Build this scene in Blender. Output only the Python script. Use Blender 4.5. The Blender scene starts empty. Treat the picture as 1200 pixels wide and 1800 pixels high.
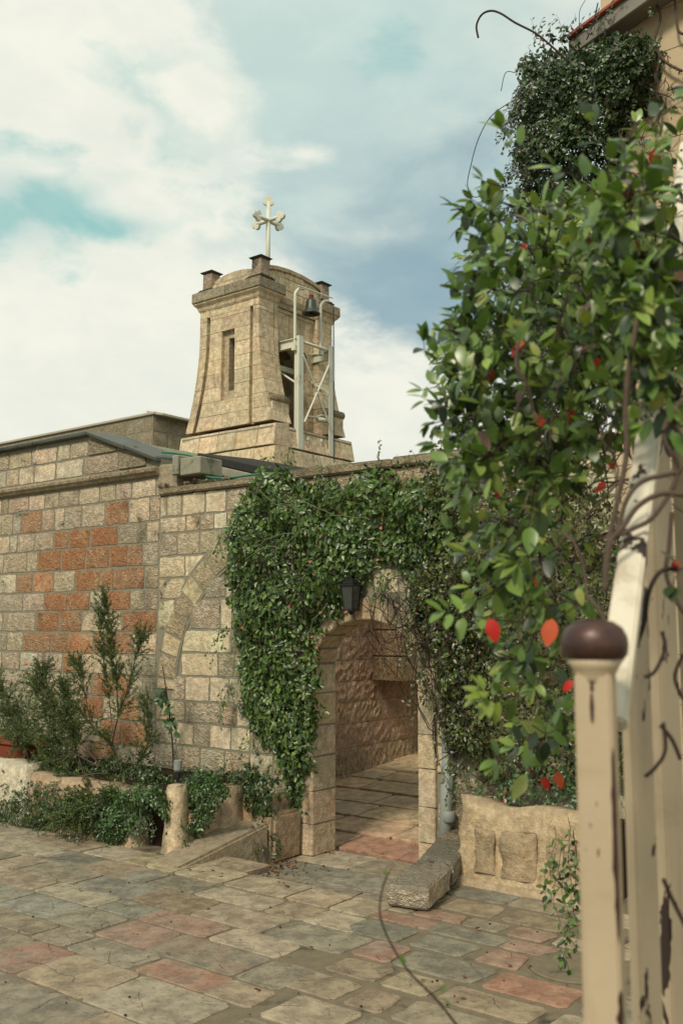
import bpy, bmesh, math, random
import numpy as np
from mathutils import Vector, noise as mnoise
random.seed(7); RS = np.random.RandomState(11)
S = bpy.context.scene; COL = S.collection
# ------------------------------------------------------------------ camera
FPX = 1700.0
TILT = math.atan(200 / FPX); CT, ST = math.cos(TILT), math.sin(TILT)
cam = bpy.data.cameras.new('camera'); camo = bpy.data.objects.new('camera', cam); COL.objects.link(camo)
camo.location = (0, 0, 2.0); camo.rotation_euler = (math.pi / 2 + TILT, 0, 0)
cam.sensor_fit = 'VERTICAL'; cam.sensor_height = 36.0; cam.lens = 34.0
cam.clip_start = 0.05; cam.clip_end = 2000
cam.dof.use_dof = True; cam.dof.focus_distance = 9.5; cam.dof.aperture_fstop = 6.5
S.camera = camo
# survey helpers: the photograph's own measurements -> places in the world (wall frame: x along wall, y into wall)
CAM = np.array([0, 0, 2.0]); ANG = math.radians(52.1)
U = np.array([math.sin(ANG), -math.cos(ANG), 0]); V = np.array([math.cos(ANG), math.sin(ANG), 0])
def ray(px, py):
    cx = (px - 600) / FPX; cy = (900 - py) / FPX
    return np.array([cx, CT - cy * ST, ST + cy * CT])
A0 = CAM + ray(553, 1505) * (-2 / ray(553, 1505)[2])
def loc(p): q = p - A0; return np.array([q @ U, q @ V, p[2]])
CL = loc(CAM)
def G(px, py, z=0.15): r = ray(px, py); return loc(CAM + r * ((z - 2) / r[2]))
def on(px, py, y=0.0): r = ray(px, py); return loc(CAM + r * ((y - CL[1]) / (r @ V)))
def onx(px, py, x=0.0): r = ray(px, py); return loc(CAM + r * ((x - CL[0]) / (r @ U)))
def at(px, py, d): r = ray(px, py); return CAM + r * (d / r[1])     # world point at depth d
def world(l): return A0 * np.array([1, 1, 0]) + U * l[0] + V * l[1] + np.array([0, 0, l[2]])
ROT = math.atan2(U[1], U[0])
# ------------------------------------------------------------------ nodes
def node(nt, t, **k):
    n = nt.nodes.new(t)
    for a, b in k.items():
        if a.startswith('i_'): n.inputs[a[2:].replace('_', ' ')].default_value = b
        else: setattr(n, a, b)
    return n
def setin(nt, sock, val):
    if isinstance(val, bpy.types.NodeSocket): nt.links.new(val, sock)
    elif val is not None:
        if hasattr(sock, 'default_value') and hasattr(sock.default_value, '__len__') and not hasattr(val, '__len__'): val = (val,) * 3
        if hasattr(val, '__len__') and sock.type == 'RGBA' and len(val) == 3: val = (*val, 1)
        sock.default_value = val
def noise(nt, vec, scale, detail=4, rough=.55, dist=0.0):
    n = nt.nodes.new('ShaderNodeTexNoise'); setin(nt, n.inputs['Vector'], vec)
    n.inputs['Scale'].default_value = scale; n.inputs['Detail'].default_value = detail
    n.inputs['Roughness'].default_value = rough; n.inputs['Distortion'].default_value = dist
    return n.outputs['Fac']
def ss(nt, val, a, b, lo=0.0, hi=1.0):
    n = nt.nodes.new('ShaderNodeMapRange'); n.interpolation_type = 'SMOOTHSTEP'
    setin(nt, n.inputs[0], val)
    for i, x in enumerate((a, b, lo, hi)): setin(nt, n.inputs[i + 1], x)
    return n.outputs[0]
def mix(nt, fac, a, b, blend='MIX'):
    n = nt.nodes.new('ShaderNodeMix'); n.data_type = 'RGBA'; n.blend_type = blend
    setin(nt, n.inputs[0], fac); setin(nt, n.inputs[6], a); setin(nt, n.inputs[7], b)
    return n.outputs[2]
def mth(nt, op, a, b=None, c=None, clamp=False):
    n = nt.nodes.new('ShaderNodeMath'); n.operation = op; n.use_clamp = clamp
    setin(nt, n.inputs[0], a)
    if b is not None: setin(nt, n.inputs[1], b)
    if c is not None: setin(nt, n.inputs[2], c)
    return n.outputs[0]
def vscale(nt, vec, s):
    n = nt.nodes.new('ShaderNodeMapping'); setin(nt, n.inputs['Vector'], vec); n.inputs['Scale'].default_value = s
    return n.outputs[0]
def newmat(name, rough=.8, spec=.3):
    m = bpy.data.materials.new(name); m.use_nodes = True; nt = m.node_tree
    b = nt.nodes['Principled BSDF']; b.inputs['Roughness'].default_value = rough
    b.inputs['Specular IOR Level'].default_value = spec
    g = nt.nodes.new('ShaderNodeNewGeometry'); oi = nt.nodes.new('ShaderNodeObjectInfo')
    return m, nt, b, g, oi
def bump(nt, b, h, strength=.5, dist=.01):
    n = nt.nodes.new('ShaderNodeBump'); n.inputs['Strength'].default_value = strength; n.inputs['Distance'].default_value = dist
    setin(nt, n.inputs['Height'], h); nt.links.new(n.outputs[0], b.inputs['Normal'])
# ------------------------------------------------------------------ sky, sun, exposure
SUN_DIR = Vector((-0.42, -0.80, 0.95)).normalized()      # towards the sun
w = bpy.data.worlds.new('World'); S.world = w; w.use_nodes = True; nt = w.node_tree
bg = nt.nodes['Background']; bg.inputs['Strength'].default_value = 0.1
sky = nt.nodes.new('ShaderNodeTexSky'); sky.sky_type = 'NISHITA'; sky.sun_disc = False
sky.sun_elevation = math.asin(SUN_DIR.z); sky.sun_rotation = math.atan2(SUN_DIR.x, SUN_DIR.y)
tc = nt.nodes.new('ShaderNodeTexCoord'); D = tc.outputs['Generated']
def cdir(px, py):
    d = ray(px, py); return tuple(d / np.linalg.norm(d))
# cloud texture: noise in direction space, squeezed vertically so that the clouds lie flat
dv = vscale(nt, D, (1, 1, 1.9))
n1 = noise(nt, dv, 3.2, 9, .56, .25); n2 = noise(nt, dv, 7.0, 8, .55, .3); n3 = noise(nt, dv, 1.3, 6, .55, .2)
wob = mth(nt, 'SUBTRACT', n1, .5)
wob2 = mth(nt, 'SUBTRACT', n2, .5)
def blob(px, py, r, k=1.6, k2=.5, lo=0.0, hi=.55, sy=1.0):
    """soft round region of the sky round one direction, its edge broken by the cloud noise"""
    c = cdir(px, py)
    s = nt.nodes.new('ShaderNodeVectorMath'); s.operation = 'SUBTRACT'; nt.links.new(D, s.inputs[0]); s.inputs[1].default_value = c
    m = vscale(nt, s.outputs[0], (1, 1, sy))
    l = nt.nodes.new('ShaderNodeVectorMath'); l.operation = 'LENGTH'; nt.links.new(m, l.inputs[0])
    v = mth(nt, 'SUBTRACT', 1.0, mth(nt, 'DIVIDE', l.outputs['Value'], r / FPX))
    v = mth(nt, 'ADD', v, mth(nt, 'MULTIPLY', wob, k)); v = mth(nt, 'ADD', v, mth(nt, 'MULTIPLY', wob2, k2 * 1.2))
    return ss(nt, v, lo, hi)
def lin(r, g, b, s=10.0):
    f = lambda c: (c / 255 / 12.92 if c < 10 else ((c / 255 + .055) / 1.055) ** 2.4) * s
    return (f(r), f(g), f(b), 1)
cream = lin(240, 241, 228); pale = lin(200, 220, 214); grey = lin(170, 194, 197); dark = lin(150, 177, 187)
tealc = lin(150, 210, 203); mid = lin(184, 206, 205)
teal = mix(nt, .8, sky.outputs[0], tealc)                       # clear patches: the daylight sky, greenish as printed
fine = mth(nt, 'ADD', n1, mth(nt, 'MULTIPLY', wob2, .6))
c = mix(nt, ss(nt, n3, .40, .60), pale, cream)                   # the whole sky: pale cloud sheet with brighter heads
c = mix(nt, ss(nt, fine, .50, .72, 0, .55), c, mid)
c = mix(nt, blob(600, 180, 560, 1.2, .8, 0, .9), c, pale)
c = mix(nt, blob(300, 250, 330, 2.2, 1.2, .1, .9), c, pale)
c = mix(nt, blob(860, 400, 520, 1.6, .7, 0, .9, 1.2), c, grey)
c = mix(nt, blob(760, 470, 300, 2.0, 1.0, 0, .9, 1.6), c, dark)
c = mix(nt, blob(840, 250, 200, 2.4, 1.0, .1, 1.0, 2.2), c, dark)
c = mix(nt, blob(60, 60, 400, 2.0, 1.2, .05, .45, 1.1), c, cream)
c = mix(nt, blob(180, 640, 380, 1.8, 1.2, 0, .4, 1.25), c, cream)
c = mix(nt, mth(nt, 'MULTIPLY', blob(300, 180, 170, 3.0, 3.4, .25, 1.2, 1.3), .5), c, teal)
c = mix(nt, mth(nt, 'MULTIPLY', blob(70, 355, 215, 2.2, 2.6, .12, .9, 1.75), .85), c, teal)
c = mix(nt, mth(nt, 'MULTIPLY', blob(190, 400, 110, 2.4, 2.6, .1, .9, 2.2), .8), c, teal)
c = mix(nt, mth(nt, 'MULTIPLY', blob(640, 90, 240, 3.4, 3.4, .35, 1.4, 2.0), .6), c, teal)
c = mix(nt, blob(225, 350, 95, 2.6, 3.4, .1, .9, 1.8), c, cream)
c = mix(nt, blob(70, 297, 90, 2.8, 3.4, .1, .9, 3.5), c, cream)
c = mix(nt, blob(540, 268, 130, 3.6, 3.6, .25, 1.2, 4.0), c, cream)
c = mix(nt, blob(340, 165, 90, 3.4, 3.6, .2, 1.0, 1.2), c, cream)
c = mix(nt, blob(700, 780, 300, 1.5, 1.4, .05, .6, 1.7), c, cream)
n4 = noise(nt, dv, 18, 7, .6, .4)                               # fine wisps
wis = ss(nt, mth(nt, 'ADD', mth(nt, 'MULTIPLY', n2, .6), mth(nt, 'MULTIPLY', n4, .4)), .36, .66)
c = mix(nt, .85, c, mix(nt, 1, c, mix(nt, wis, (.93, .95, .96), (1.06, 1.05, 1.04)), 'MULTIPLY'))
nt.links.new(c, bg.inputs['Color'])
sun = bpy.data.lights.new('sun', 'SUN'); sun.energy = 2.9; sun.angle = math.radians(11); sun.color = (1, .90, .74)
suno = bpy.data.objects.new('sun', sun); COL.objects.link(suno); suno.location = (0, 0, 20)
suno.rotation_euler = SUN_DIR.to_track_quat('Z', 'Y').to_euler()
S.view_settings.view_transform = 'Standard'; S.view_settings.look = 'None'; S.view_settings.exposure = 0.0
S.view_settings.gamma = 1.0; S.view_settings.use_curve_mapping = False
S.cycles.max_bounces = 6; S.cycles.transparent_max_bounces = 4
# ------------------------------------------------------------------ materials
def stone_mat(name, pit=1.0, dirt=.5, lichen=0.0, warm=(.42, .185, .085), rough=.88, big=.01, moss=(.055, .052, .04)):
    m, nt, b, g, oi = newmat(name, rough, .2); P = g.outputs['Position']
    base = oi.outputs['Color']
    a = noise(nt, P, 16, 6, .62); bb = noise(nt, P, 55, 4, .6); l = noise(nt, P, 2.3, 6, .6, .4); q = noise(nt, P, 5.5, 5, .6, .3)
    c = mix(nt, ss(nt, a, .35, .7), mix(nt, 1, base, (.74, .72, .69), 'MULTIPLY'), mix(nt, 1, base, (1.16, 1.14, 1.1), 'MULTIPLY'))
    c = mix(nt, ss(nt, q, .50, .62, 0, .22), c, mix(nt, 1, c, (1.05, .84, .66), 'MULTIPLY'))
    am = mth(nt, 'MULTIPLY', oi.outputs['Alpha'], ss(nt, mth(nt, 'ADD', mth(nt, 'ADD', mth(nt, 'MULTIPLY', q, .6), mth(nt, 'MULTIPLY', noise(nt, P, 12, 5, .65), .4)), mth(nt, 'MULTIPLY', oi.outputs['Alpha'], .16)), .515, .67))
    c = mix(nt, am, c, mix(nt, ss(nt, a, .3, .7), warm, tuple(x * 1.3 for x in warm)))
    c = mix(nt, ss(nt, mth(nt, 'ADD', bb, mth(nt, 'MULTIPLY', mth(nt, 'SUBTRACT', noise(nt, P, 28, 4, .7), .5), .8)), .50, .74, 0, .45), c, mix(nt, 1, c, (.55, .52, .48), 'MULTIPLY'))
    c = mix(nt, mth(nt, 'MULTIPLY', ss(nt, mth(nt, 'ADD', l, mth(nt, 'MULTIPLY', mth(nt, 'SUBTRACT', a, .5), .35)), .56, .70), dirt), c, moss)
    if name in ('dressed_limestone', 'weathered_stone'):
        stk = noise(nt, vscale(nt, P, (9, 9, 1.6)), 1, 6, .65, .3)
        c = mix(nt, ss(nt, stk, .52, .72, 0, .6), c, mix(nt, 1, c, (.50, .46, .42), 'MULTIPLY'))
    if lichen:
        sp = nt.nodes.new('ShaderNodeSeparateXYZ'); nt.links.new(g.outputs['Normal'], sp.inputs[0])
        up = ss(nt, sp.outputs[2], .25, .8)
        c = mix(nt, mth(nt, 'MULTIPLY', up, ss(nt, a, .35, .6, .25, lichen)), c, moss)
    nt.links.new(c, b.inputs['Base Color'])
    vor = nt.nodes.new('ShaderNodeTexVoronoi'); vor.inputs['Scale'].default_value = 70; nt.links.new(P, vor.inputs['Vector'])
    mid_ = noise(nt, P, 28, 4, .7)
    h = mth(nt, 'ADD', mth(nt, 'MULTIPLY', a, 1.0), mth(nt, 'MULTIPLY', bb, .6 * pit))
    h = mth(nt, 'ADD', h, mth(nt, 'MULTIPLY', vor.outputs['Distance'], .7 * pit)); h = mth(nt, 'ADD', h, mth(nt, 'MULTIPLY', ss(nt, mid_, .35, .62), 1.0 * pit))
    if name == 'tooled_wall': h = mth(nt, 'ADD', h, mth(nt, 'MULTIPLY', ss(nt, noise(nt, vscale(nt, P, (34, 34, 9)), 1, 4, .7), .38, .62), 5.5))
    bump(nt, b, h, .85 * min(1, pit), big * 2.2)
    return m
M = {}
M['rough'] = stone_mat('rough_limestone', 1.3, .55, .6)
M['dressed'] = stone_mat('dressed_limestone', .55, .5, .95, (.40, .22, .10))
M['dark'] = stone_mat('weathered_stone', .8, .9, .95)
M['tooled'] = stone_mat('tooled_wall', 1.0, .1, 0)
M['plaster'] = stone_mat('lime_plaster', .5, .15, .3, rough=.9)
def simple(name, col, rough=.7, spec=.3, var=.25, scale=12, metallic=0.0, dirtc=None, dirt=(.55, .7), bs=.2, vary=False):
    m, nt, b, g, oi = newmat(name, rough, spec); P = g.outputs['Position']
    n = noise(nt, P, scale, 6, .6); col = (*col[:3], 1)
    base = col
    if vary: base = oi.outputs['Color']
    c = mix(nt, n, mix(nt, 1, base, (1 - var,) * 3, 'MULTIPLY'), mix(nt, 1, base, (1 + var,) * 3, 'MULTIPLY'))
    if dirtc:
        n2 = noise(nt, P, scale * .35, 7, .65, .3)
        c = mix(nt, ss(nt, n2, dirt[0], dirt[1]), c, (*dirtc, 1))
    nt.links.new(c, b.inputs['Base Color']); b.inputs['Metallic'].default_value = metallic
    if bs: bump(nt, b, noise(nt, P, scale * 5, 5, .6), bs, .006)
    return m
M['mortar'] = simple('wall_mortar', (.235, .215, .155), .95, .1, .3, 20, bs=.5, dirtc=(.08, .075, .055), dirt=(.55, .75))
M['joint'] = simple('paving_joint_cement', (.165, .138, .092), .9, .2, .35, 14, bs=.6, dirtc=(.05, .045, .035), dirt=(.52, .72))
M['soil'] = simple('dark_soil', (.028, .018, .011), .95, .1, .5, 30, bs=.8)
M['white_metal'] = simple('cream_painted_steel', (.62, .62, .50), .5, .4, .08, 9, dirtc=(.30, .25, .16), dirt=(.60, .78), bs=.05)
M['bronze'] = simple('dark_bronze', (.045, .055, .042), .45, .5, .4, 20, .4, dirtc=(.11, .13, .09), bs=.15)
M['lead'] = simple('lead_flashing', (.10, .108, .088), .6, .4, .25, 6, .2, dirtc=(.05, .055, .048), bs=.3)
M['bitumen'] = simple('black_bitumen', (.025, .025, .022), .8, .3, .5, 25, bs=.6)
M['black'] = simple('black_iron', (.012, .012, .012), .5, .4, .3, 20)
M['pipe'] = simple('grey_plastic_pipe', (.24, .26, .235), .45, .4, .12, 8, dirtc=(.12, .12, .09), dirt=(.55, .75), bs=.05)
M['hose'] = simple('green_hose', (.02, .16, .09), .4, .5, .2, 8)
M['terracotta'] = simple('terracotta', (.20, .05, .025), .8, .2, .3, 18)
M['twig'] = simple('brown_bark', (.105, .075, .055), .8, .2, .4, 50, bs=.5)
M['twig_light'] = simple('pale_vine_bark', (.19, .14, .10), .8, .2, .35, 50, bs=.5)
M['twig_dark'] = simple('dark_twig', (.035, .02, .016), .7, .3, .4, 50, bs=.3)
M['twig_green'] = simple('green_stem', (.10, .13, .05), .6, .3, .3, 30)
M['house'] = simple('cream_house_stone', (.52, .41, .26), .85, .2, .10, 5, dirtc=(.40, .29, .17), dirt=(.5, .75), bs=.2)
M['eave'] = simple('grey_eave_metal', (.20, .185, .15), .6, .3, .2, 12)
M['redtile'] = simple('red_roof_edge', (.32, .08, .05), .7, .3, .2, 12)
M['roofmetal'] = simple('pale_roof_sheet', (.40, .36, .27), .6, .4, .15, 7)
M['concrete'] = simple('old_concrete', (.27, .255, .19), .9, .2, .3, 11, dirtc=(.10, .10, .06), dirt=(.48, .66), bs=.5)
M['ground'] = simple('earth', (.16, .13, .09), .95, .1, .3, 2)
M['litter'] = simple('dry_leaf', (.20, .06, .03), .7, .3, .5, 40, vary=False)
# painted fence metal: cream paint, chipped to dark rust here and there
def fence_mat(nm='chipped_cream_paint', ca=(.40, .31, .20, 1), cb=(.54, .43, .29, 1)):
    m, nt, b, g, oi = newmat(nm, .5, .4); P = g.outputs['Position']
    n = noise(nt, P, 9, 5, .55)
    c = mix(nt, n, ca, cb)
    gri = noise(nt, vscale(nt, P, (14, 14, 2.2)), 1, 7, .7, .3); c = mix(nt, ss(nt, gri, .48, .72, 0, .55), c, (.24, .17, .10, 1))
    n2 = noise(nt, vscale(nt, P, (26, 26, 7)), 1, 6, .6, .2)
    c = mix(nt, ss(nt, n2, .60, .61), c, (.045, .028, .022, 1))
    n4 = noise(nt, vscale(nt, P, (5, 5, 18)), 1, 4, .6)
    c = mix(nt, ss(nt, n4, .56, .8, 0, .35), c, (.30, .20, .12, 1))
    nt.links.new(c, b.inputs['Base Color']); bump(nt, b, mth(nt, 'ADD', noise(nt, P, 60, 4), mth(nt, 'MULTIPLY', ss(nt, n2, .685, .70), -2)), .25, .002)
    return m
M['fence'] = fence_mat(); M['fence_rail'] = fence_mat('pale_rail_paint', (.56, .50, .38, 1), (.68, .62, .49, 1))
M['knob'] = simple('bare_brown_iron', (.060, .028, .022), .38, .5, .35, 30, .3, dirtc=(.10, .05, .035), bs=.1)
def flag_mat(name='flagstone_limestone'):
    m, nt, b, g, oi = newmat(name, .62, .35); P = g.outputs['Position']; base = oi.outputs['Color']
    a = noise(nt, P, 9, 7, .65, .2); f = noise(nt, P, 38, 5, .65); q = noise(nt, P, 5, 7, .68, .5); s = noise(nt, P, 90, 3, .6)
    c = mix(nt, ss(nt, a, .33, .68), mix(nt, 1, base, (.68, .67, .65), 'MULTIPLY'), mix(nt, 1, base, (1.22, 1.2, 1.14), 'MULTIPLY'))
    am = mth(nt, 'MULTIPLY', oi.outputs['Alpha'], ss(nt, q, .42, .58))
    c = mix(nt, mth(nt, 'MULTIPLY', am, .75), c, (.30, .135, .085, 1))
    c = mix(nt, ss(nt, f, .54, .70, 0, .65), c, mix(nt, 1, c, (.42, .42, .40), 'MULTIPLY'))
    c = mix(nt, ss(nt, s, .66, .72, 0, .8), c, (.03, .028, .022, 1))
    vor = nt.nodes.new('ShaderNodeTexVoronoi'); vor.feature = 'DISTANCE_TO_EDGE'; vor.inputs['Scale'].default_value = 2.6
    dn = nt.nodes.new('ShaderNodeTexNoise'); dn.inputs['Scale'].default_value = 4; dn.inputs['Detail'].default_value = 6; nt.links.new(P, dn.inputs['Vector'])
    nt.links.new(mix(nt, .16, P, dn.outputs['Color'], 'ADD'), vor.inputs['Vector'])
    crack = mth(nt, 'MULTIPLY', ss(nt, vor.outputs['Distance'], .0, .010, 1, 0), ss(nt, q, .5, .56))
    c = mix(nt, mth(nt, 'MULTIPLY', crack, .7), c, (.035, .032, .025, 1))
    nt.links.new(c, b.inputs['Base Color'])
    nt.links.new(ss(nt, a, .3, .7, .5, .75), b.inputs['Roughness'])
    h = mth(nt, 'ADD', mth(nt, 'MULTIPLY', a, 1.6), mth(nt, 'MULTIPLY', f, .7)); h = mth(nt, 'SUBTRACT', h, mth(nt, 'MULTIPLY', crack, .8))
    bump(nt, b, h, .6, .012)
    return m
M['flag'] = flag_mat()
def leaf_mat(name, use_obj=False, rough=.36, trans=.14, spec=.5):
    m, nt, b, g, oi = newmat(name, rough, spec)
    if use_obj: c = oi.outputs['Color']
    else:
        at_ = nt.nodes.new('ShaderNodeAttribute'); at_.attribute_name = 'leafcol'; c = at_.outputs['Color']
    P = g.outputs['Position']
    c = mix(nt, noise(nt, P, 70, 3), mix(nt, 1, c, (.75, .78, .7), 'MULTIPLY'), mix(nt, 1, c, (1.25, 1.2, 1.2), 'MULTIPLY'))
    c2 = mix(nt, g.outputs['Backfacing'], c, mix(nt, 1, c, (1.25, 1.25, 1.3), 'MULTIPLY'))
    nt.links.new(c2, b.inputs['Base Color'])
    t = nt.nodes.new('ShaderNodeBsdfTranslucent'); nt.links.new(mix(nt, 1, c, (1.6, 1.8, .7), 'MULTIPLY'), t.inputs['Color'])
    ms = nt.nodes.new('ShaderNodeMixShader'); ms.inputs[0].default_value = trans
    nt.links.new(b.outputs[0], ms.inputs[1]); nt.links.new(t.outputs[0], ms.inputs[2])
    nt.links.new(ms.outputs[0], nt.nodes['Material Output'].inputs['Surface'])
    return m
M['leaf'] = leaf_mat('foliage'); M['leafobj'] = leaf_mat('broad_leaf', True, .32, .12, .5)
# ------------------------------------------------------------------ builders
class T:      # a thing: an Empty at the thing's base that parents its parts
    def __init__(s, name, label, cat, base, frame='W', group=None, kind=None):
        s.frame = frame; s.base = np.array(base, float)
        o = bpy.data.objects.new(name, None); COL.objects.link(o); o.empty_display_size = .1
        if frame == 'W': o.location = world(s.base); o.rotation_euler = (0, 0, ROT)
        else: o.location = s.base
        if kind: o['kind'] = kind
        else: o['label'] = label; o['category'] = cat
        if group: o['group'] = group
        s.o = o; s.root = s
class Part:   # lets a part carry sub-parts
    def __init__(s, o, root): s.o = o; s.root = root; s.base = root.base; s.frame = root.frame
def link(name, me, parent, color=None, kind=None, label=None):
    o = bpy.data.objects.new(name, me); COL.objects.link(o)
    if parent is not None: o.parent = parent.o
    if color is not None: o.color = color if len(color) == 4 else (*color, 0)
    else: o.color = (.4, .35, .25, 0)
    if kind: o['kind'] = kind
    if label: o['label'] = label
    return o
class MB:
    def __init__(s): s.v = []; s.f = []; s.c = []
    def add(s, vs, fs, col=None):
        n = len(s.v); s.v.extend([tuple(map(float, p)) for p in vs]); s.f.extend([tuple(i + n for i in f) for f in fs])
        if col is not None: s.c.extend([col] * len(vs))
        return s
    def hexa(s, p):      # 0-3 bottom ring, 4-7 top ring
        return s.add(p, [(3, 2, 1, 0), (4, 5, 6, 7), (0, 1, 5, 4), (1, 2, 6, 5), (2, 3, 7, 6), (3, 0, 4, 7)])
    def box(s, x0, x1, y0, y1, z0, z1):
        return s.hexa([(x0, y0, z0), (x1, y0, z0), (x1, y1, z0), (x0, y1, z0), (x0, y0, z1), (x1, y0, z1), (x1, y1, z1), (x0, y1, z1)])
    def prism(s, poly, y0, y1, axis='y'):      # poly in x,z extruded along y (or y,z along x)
        n = len(poly)
        if axis == 'y': a = [(p[0], y0, p[1]) for p in poly] + [(p[0], y1, p[1]) for p in poly]
        elif axis == 'x': a = [(y0, p[0], p[1]) for p in poly] + [(y1, p[0], p[1]) for p in poly]
        else: a = [(p[0], p[1], y0) for p in poly] + [(p[0], p[1], y1) for p in poly]
        return s.add(a, [tuple(range(n)), tuple(reversed(range(n, 2 * n)))] + [(i, i + n, (i + 1) % n + n, (i + 1) % n) for i in range(n)])
    def tube(s, pts, r, n=8, cap=True, col=None):
        pts = [Vector(p) for p in pts]; k = len(pts)
        if k < 2: return s
        rs = r if hasattr(r, '__len__') else [r] * k
        t0 = (pts[1] - pts[0]).normalized(); a = t0.orthogonal().normalized(); vs = []
        for i, p in enumerate(pts):
            t = (pts[min(i + 1, k - 1)] - pts[max(i - 1, 0)]).normalized()
            a = (a - t * a.dot(t)); a = a.normalized() if a.length > 1e-6 else t.orthogonal().normalized(); b = t.cross(a)
            for j in range(n):
                q = 2 * math.pi * j / n; vs.append(p + (a * math.cos(q) + b * math.sin(q)) * rs[i])
        fs = [(i * n + j, i * n + (j + 1) % n, (i + 1) * n + (j + 1) % n, (i + 1) * n + j) for i in range(k - 1) for j in range(n)]
        if cap: fs += [tuple(reversed(range(n))), tuple(range((k - 1) * n, k * n))]
        return s.add(vs, fs, col)
    def lathe(s, prof, c, n=20, axis=None):
        q = Vector((0, 0, 1)).rotation_difference(Vector(axis)) if axis is not None else None
        vs = []
        for r, z in prof:
            for j in range(n):
                a = 2 * math.pi * j / n; p = Vector((r * math.cos(a), r * math.sin(a), z))
                if q: p = q @ p
                vs.append(p + Vector(c))
        k = len(prof)
        fs = [(i * n + j, i * n + (j + 1) % n, (i + 1) * n + (j + 1) % n, (i + 1) * n + j) for i in range(k - 1) for j in range(n)]
        return s.add(vs, fs + [tuple(reversed(range(n))), tuple(range((k - 1) * n, k * n))])
    def build(s, name, mat, parent, color=None, smooth=False, bevel=0, kind=None, label=None, jit=0, seg=1):
        me = bpy.data.meshes.new(name)
        v = np.array(s.v)
        if jit: v = v + RS.uniform(-jit, jit, v.shape)
        if parent is not None: v = v - parent.base
        me.from_pydata(v.tolist(), [], s.f); me.update()
        if s.c:
            at_ = me.color_attributes.new('leafcol', 'FLOAT_COLOR', 'POINT'); at_.data.foreach_set('color', np.array(s.c, 'f').ravel())
        if bevel or True:
            bm = bmesh.new(); bm.from_mesh(me)
            if not s.c and len(s.v) < 3000: bmesh.ops.recalc_face_normals(bm, faces=bm.faces)
            if bevel: bmesh.ops.bevel(bm, geom=[e for e in bm.edges if e.calc_face_angle(0) > .5], offset=bevel, segments=seg, affect='EDGES', clamp_overlap=True)
            bm.to_mesh(me); bm.free()
        if smooth: me.polygons.foreach_set('use_smooth', [True] * len(me.polygons))
        me.materials.append(M[mat])
        return link(name, me, parent, color, kind, label)
def rgb(b, k=.1, h=.05):
    s = 1 + random.uniform(-k, k)
    return [b[0] * s * (1 + random.uniform(-h, h)), b[1] * s, b[2] * s * (1 + random.uniform(-h, h))]
# --- one rough stone: domed, chipped block face; 24 of them shared by all the wall stones
def stone_mesh(i, bulge, nx=5, nz=4):
    R = random.Random(100 + i); vs = []; fs = []
    for j in range(nz + 1):
        for k in range(nx + 1):
            x = k / nx - .5; z = j / nz - .5
            e = max(abs(x), abs(z)) * 2; edge = (k in (0, nx)) or (j in (0, nz)); corner = (k in (0, nx)) and (j in (0, nz))
            if corner: x *= 1 - R.uniform(.02, .07); z *= 1 - R.uniform(.03, .10)
            elif edge: x += (0 if k not in (0, nx) else -math.copysign(R.uniform(0, .05), x)); z += (0 if j not in (0, nz) else -math.copysign(R.uniform(0, .06), z))
            else: x += R.uniform(-.05, .05); z += R.uniform(-.06, .06)
            y = -0.001 if edge else -bulge * R.uniform(.35, 1.0)
            vs.append((x, y, z))
    n = nx + 1
    fs = [(j * n + k, j * n + k + 1, (j + 1) * n + k + 1, (j + 1) * n + k) for j in range(nz) for k in range(nx)]
    ring = [k for k in range(nx + 1)] + [j * n + nx for j in range(1, nz + 1)] + [nz * n + k for k in range(nx - 1, -1, -1)] + [j * n for j in range(nz - 1, 0, -1)]
    b = len(vs); m = len(ring); vs += [vs[r] for r in ring]; vs += [(vs[r][0], .05, vs[r][2]) for r in ring]
    fs += [(b + q, b + m + q, b + m + (q + 1) % m, b + (q + 1) % m) for q in range(m)]
    me = bpy.data.meshes.new('stone'); me.from_pydata(vs, [], fs); me.update(); me.polygons.foreach_set('use_smooth', [True] * len(me.polygons))
    return me
SM = {}
for matn, bl in (('rough', .012), ('dressed', .004), ('dark', .011)):
    SM[matn] = [stone_mesh(i, bl) for i in range(16)]
    for me in SM[matn]: me.materials.append(M[matn])
def stone(parent, x0, x1, z0, z1, y=0.0, mat='rough', color=(.4, .34, .24), name='stone', gap=.007, rot=0.0, proud=.004, alpha=0.0, roty=0.0):
    o = link(name, random.choice(SM[mat]), parent, (*color[:3], alpha))
    c = np.array([(x0 + x1) / 2, y - proud, (z0 + z1) / 2]) - parent.base
    o.location = c; o.scale = (max(.02, x1 - x0 - 2 * gap) * random.choice((1, -1)), 1, max(.02, z1 - z0 - 2 * gap) * random.choice((1, -1)))
    o.rotation_euler = (0, roty, rot)
    return o
def joints(x0, x1, lo=.2, hi=.46):
    xs = [x0]
    while xs[-1] < x1 - lo * 1.4: xs.append(xs[-1] + random.uniform(lo, hi))
    xs[-1] = x1 if x1 - xs[-1] < lo * .6 else xs[-1]
    if xs[-1] < x1: xs.append(x1)
    return xs
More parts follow.
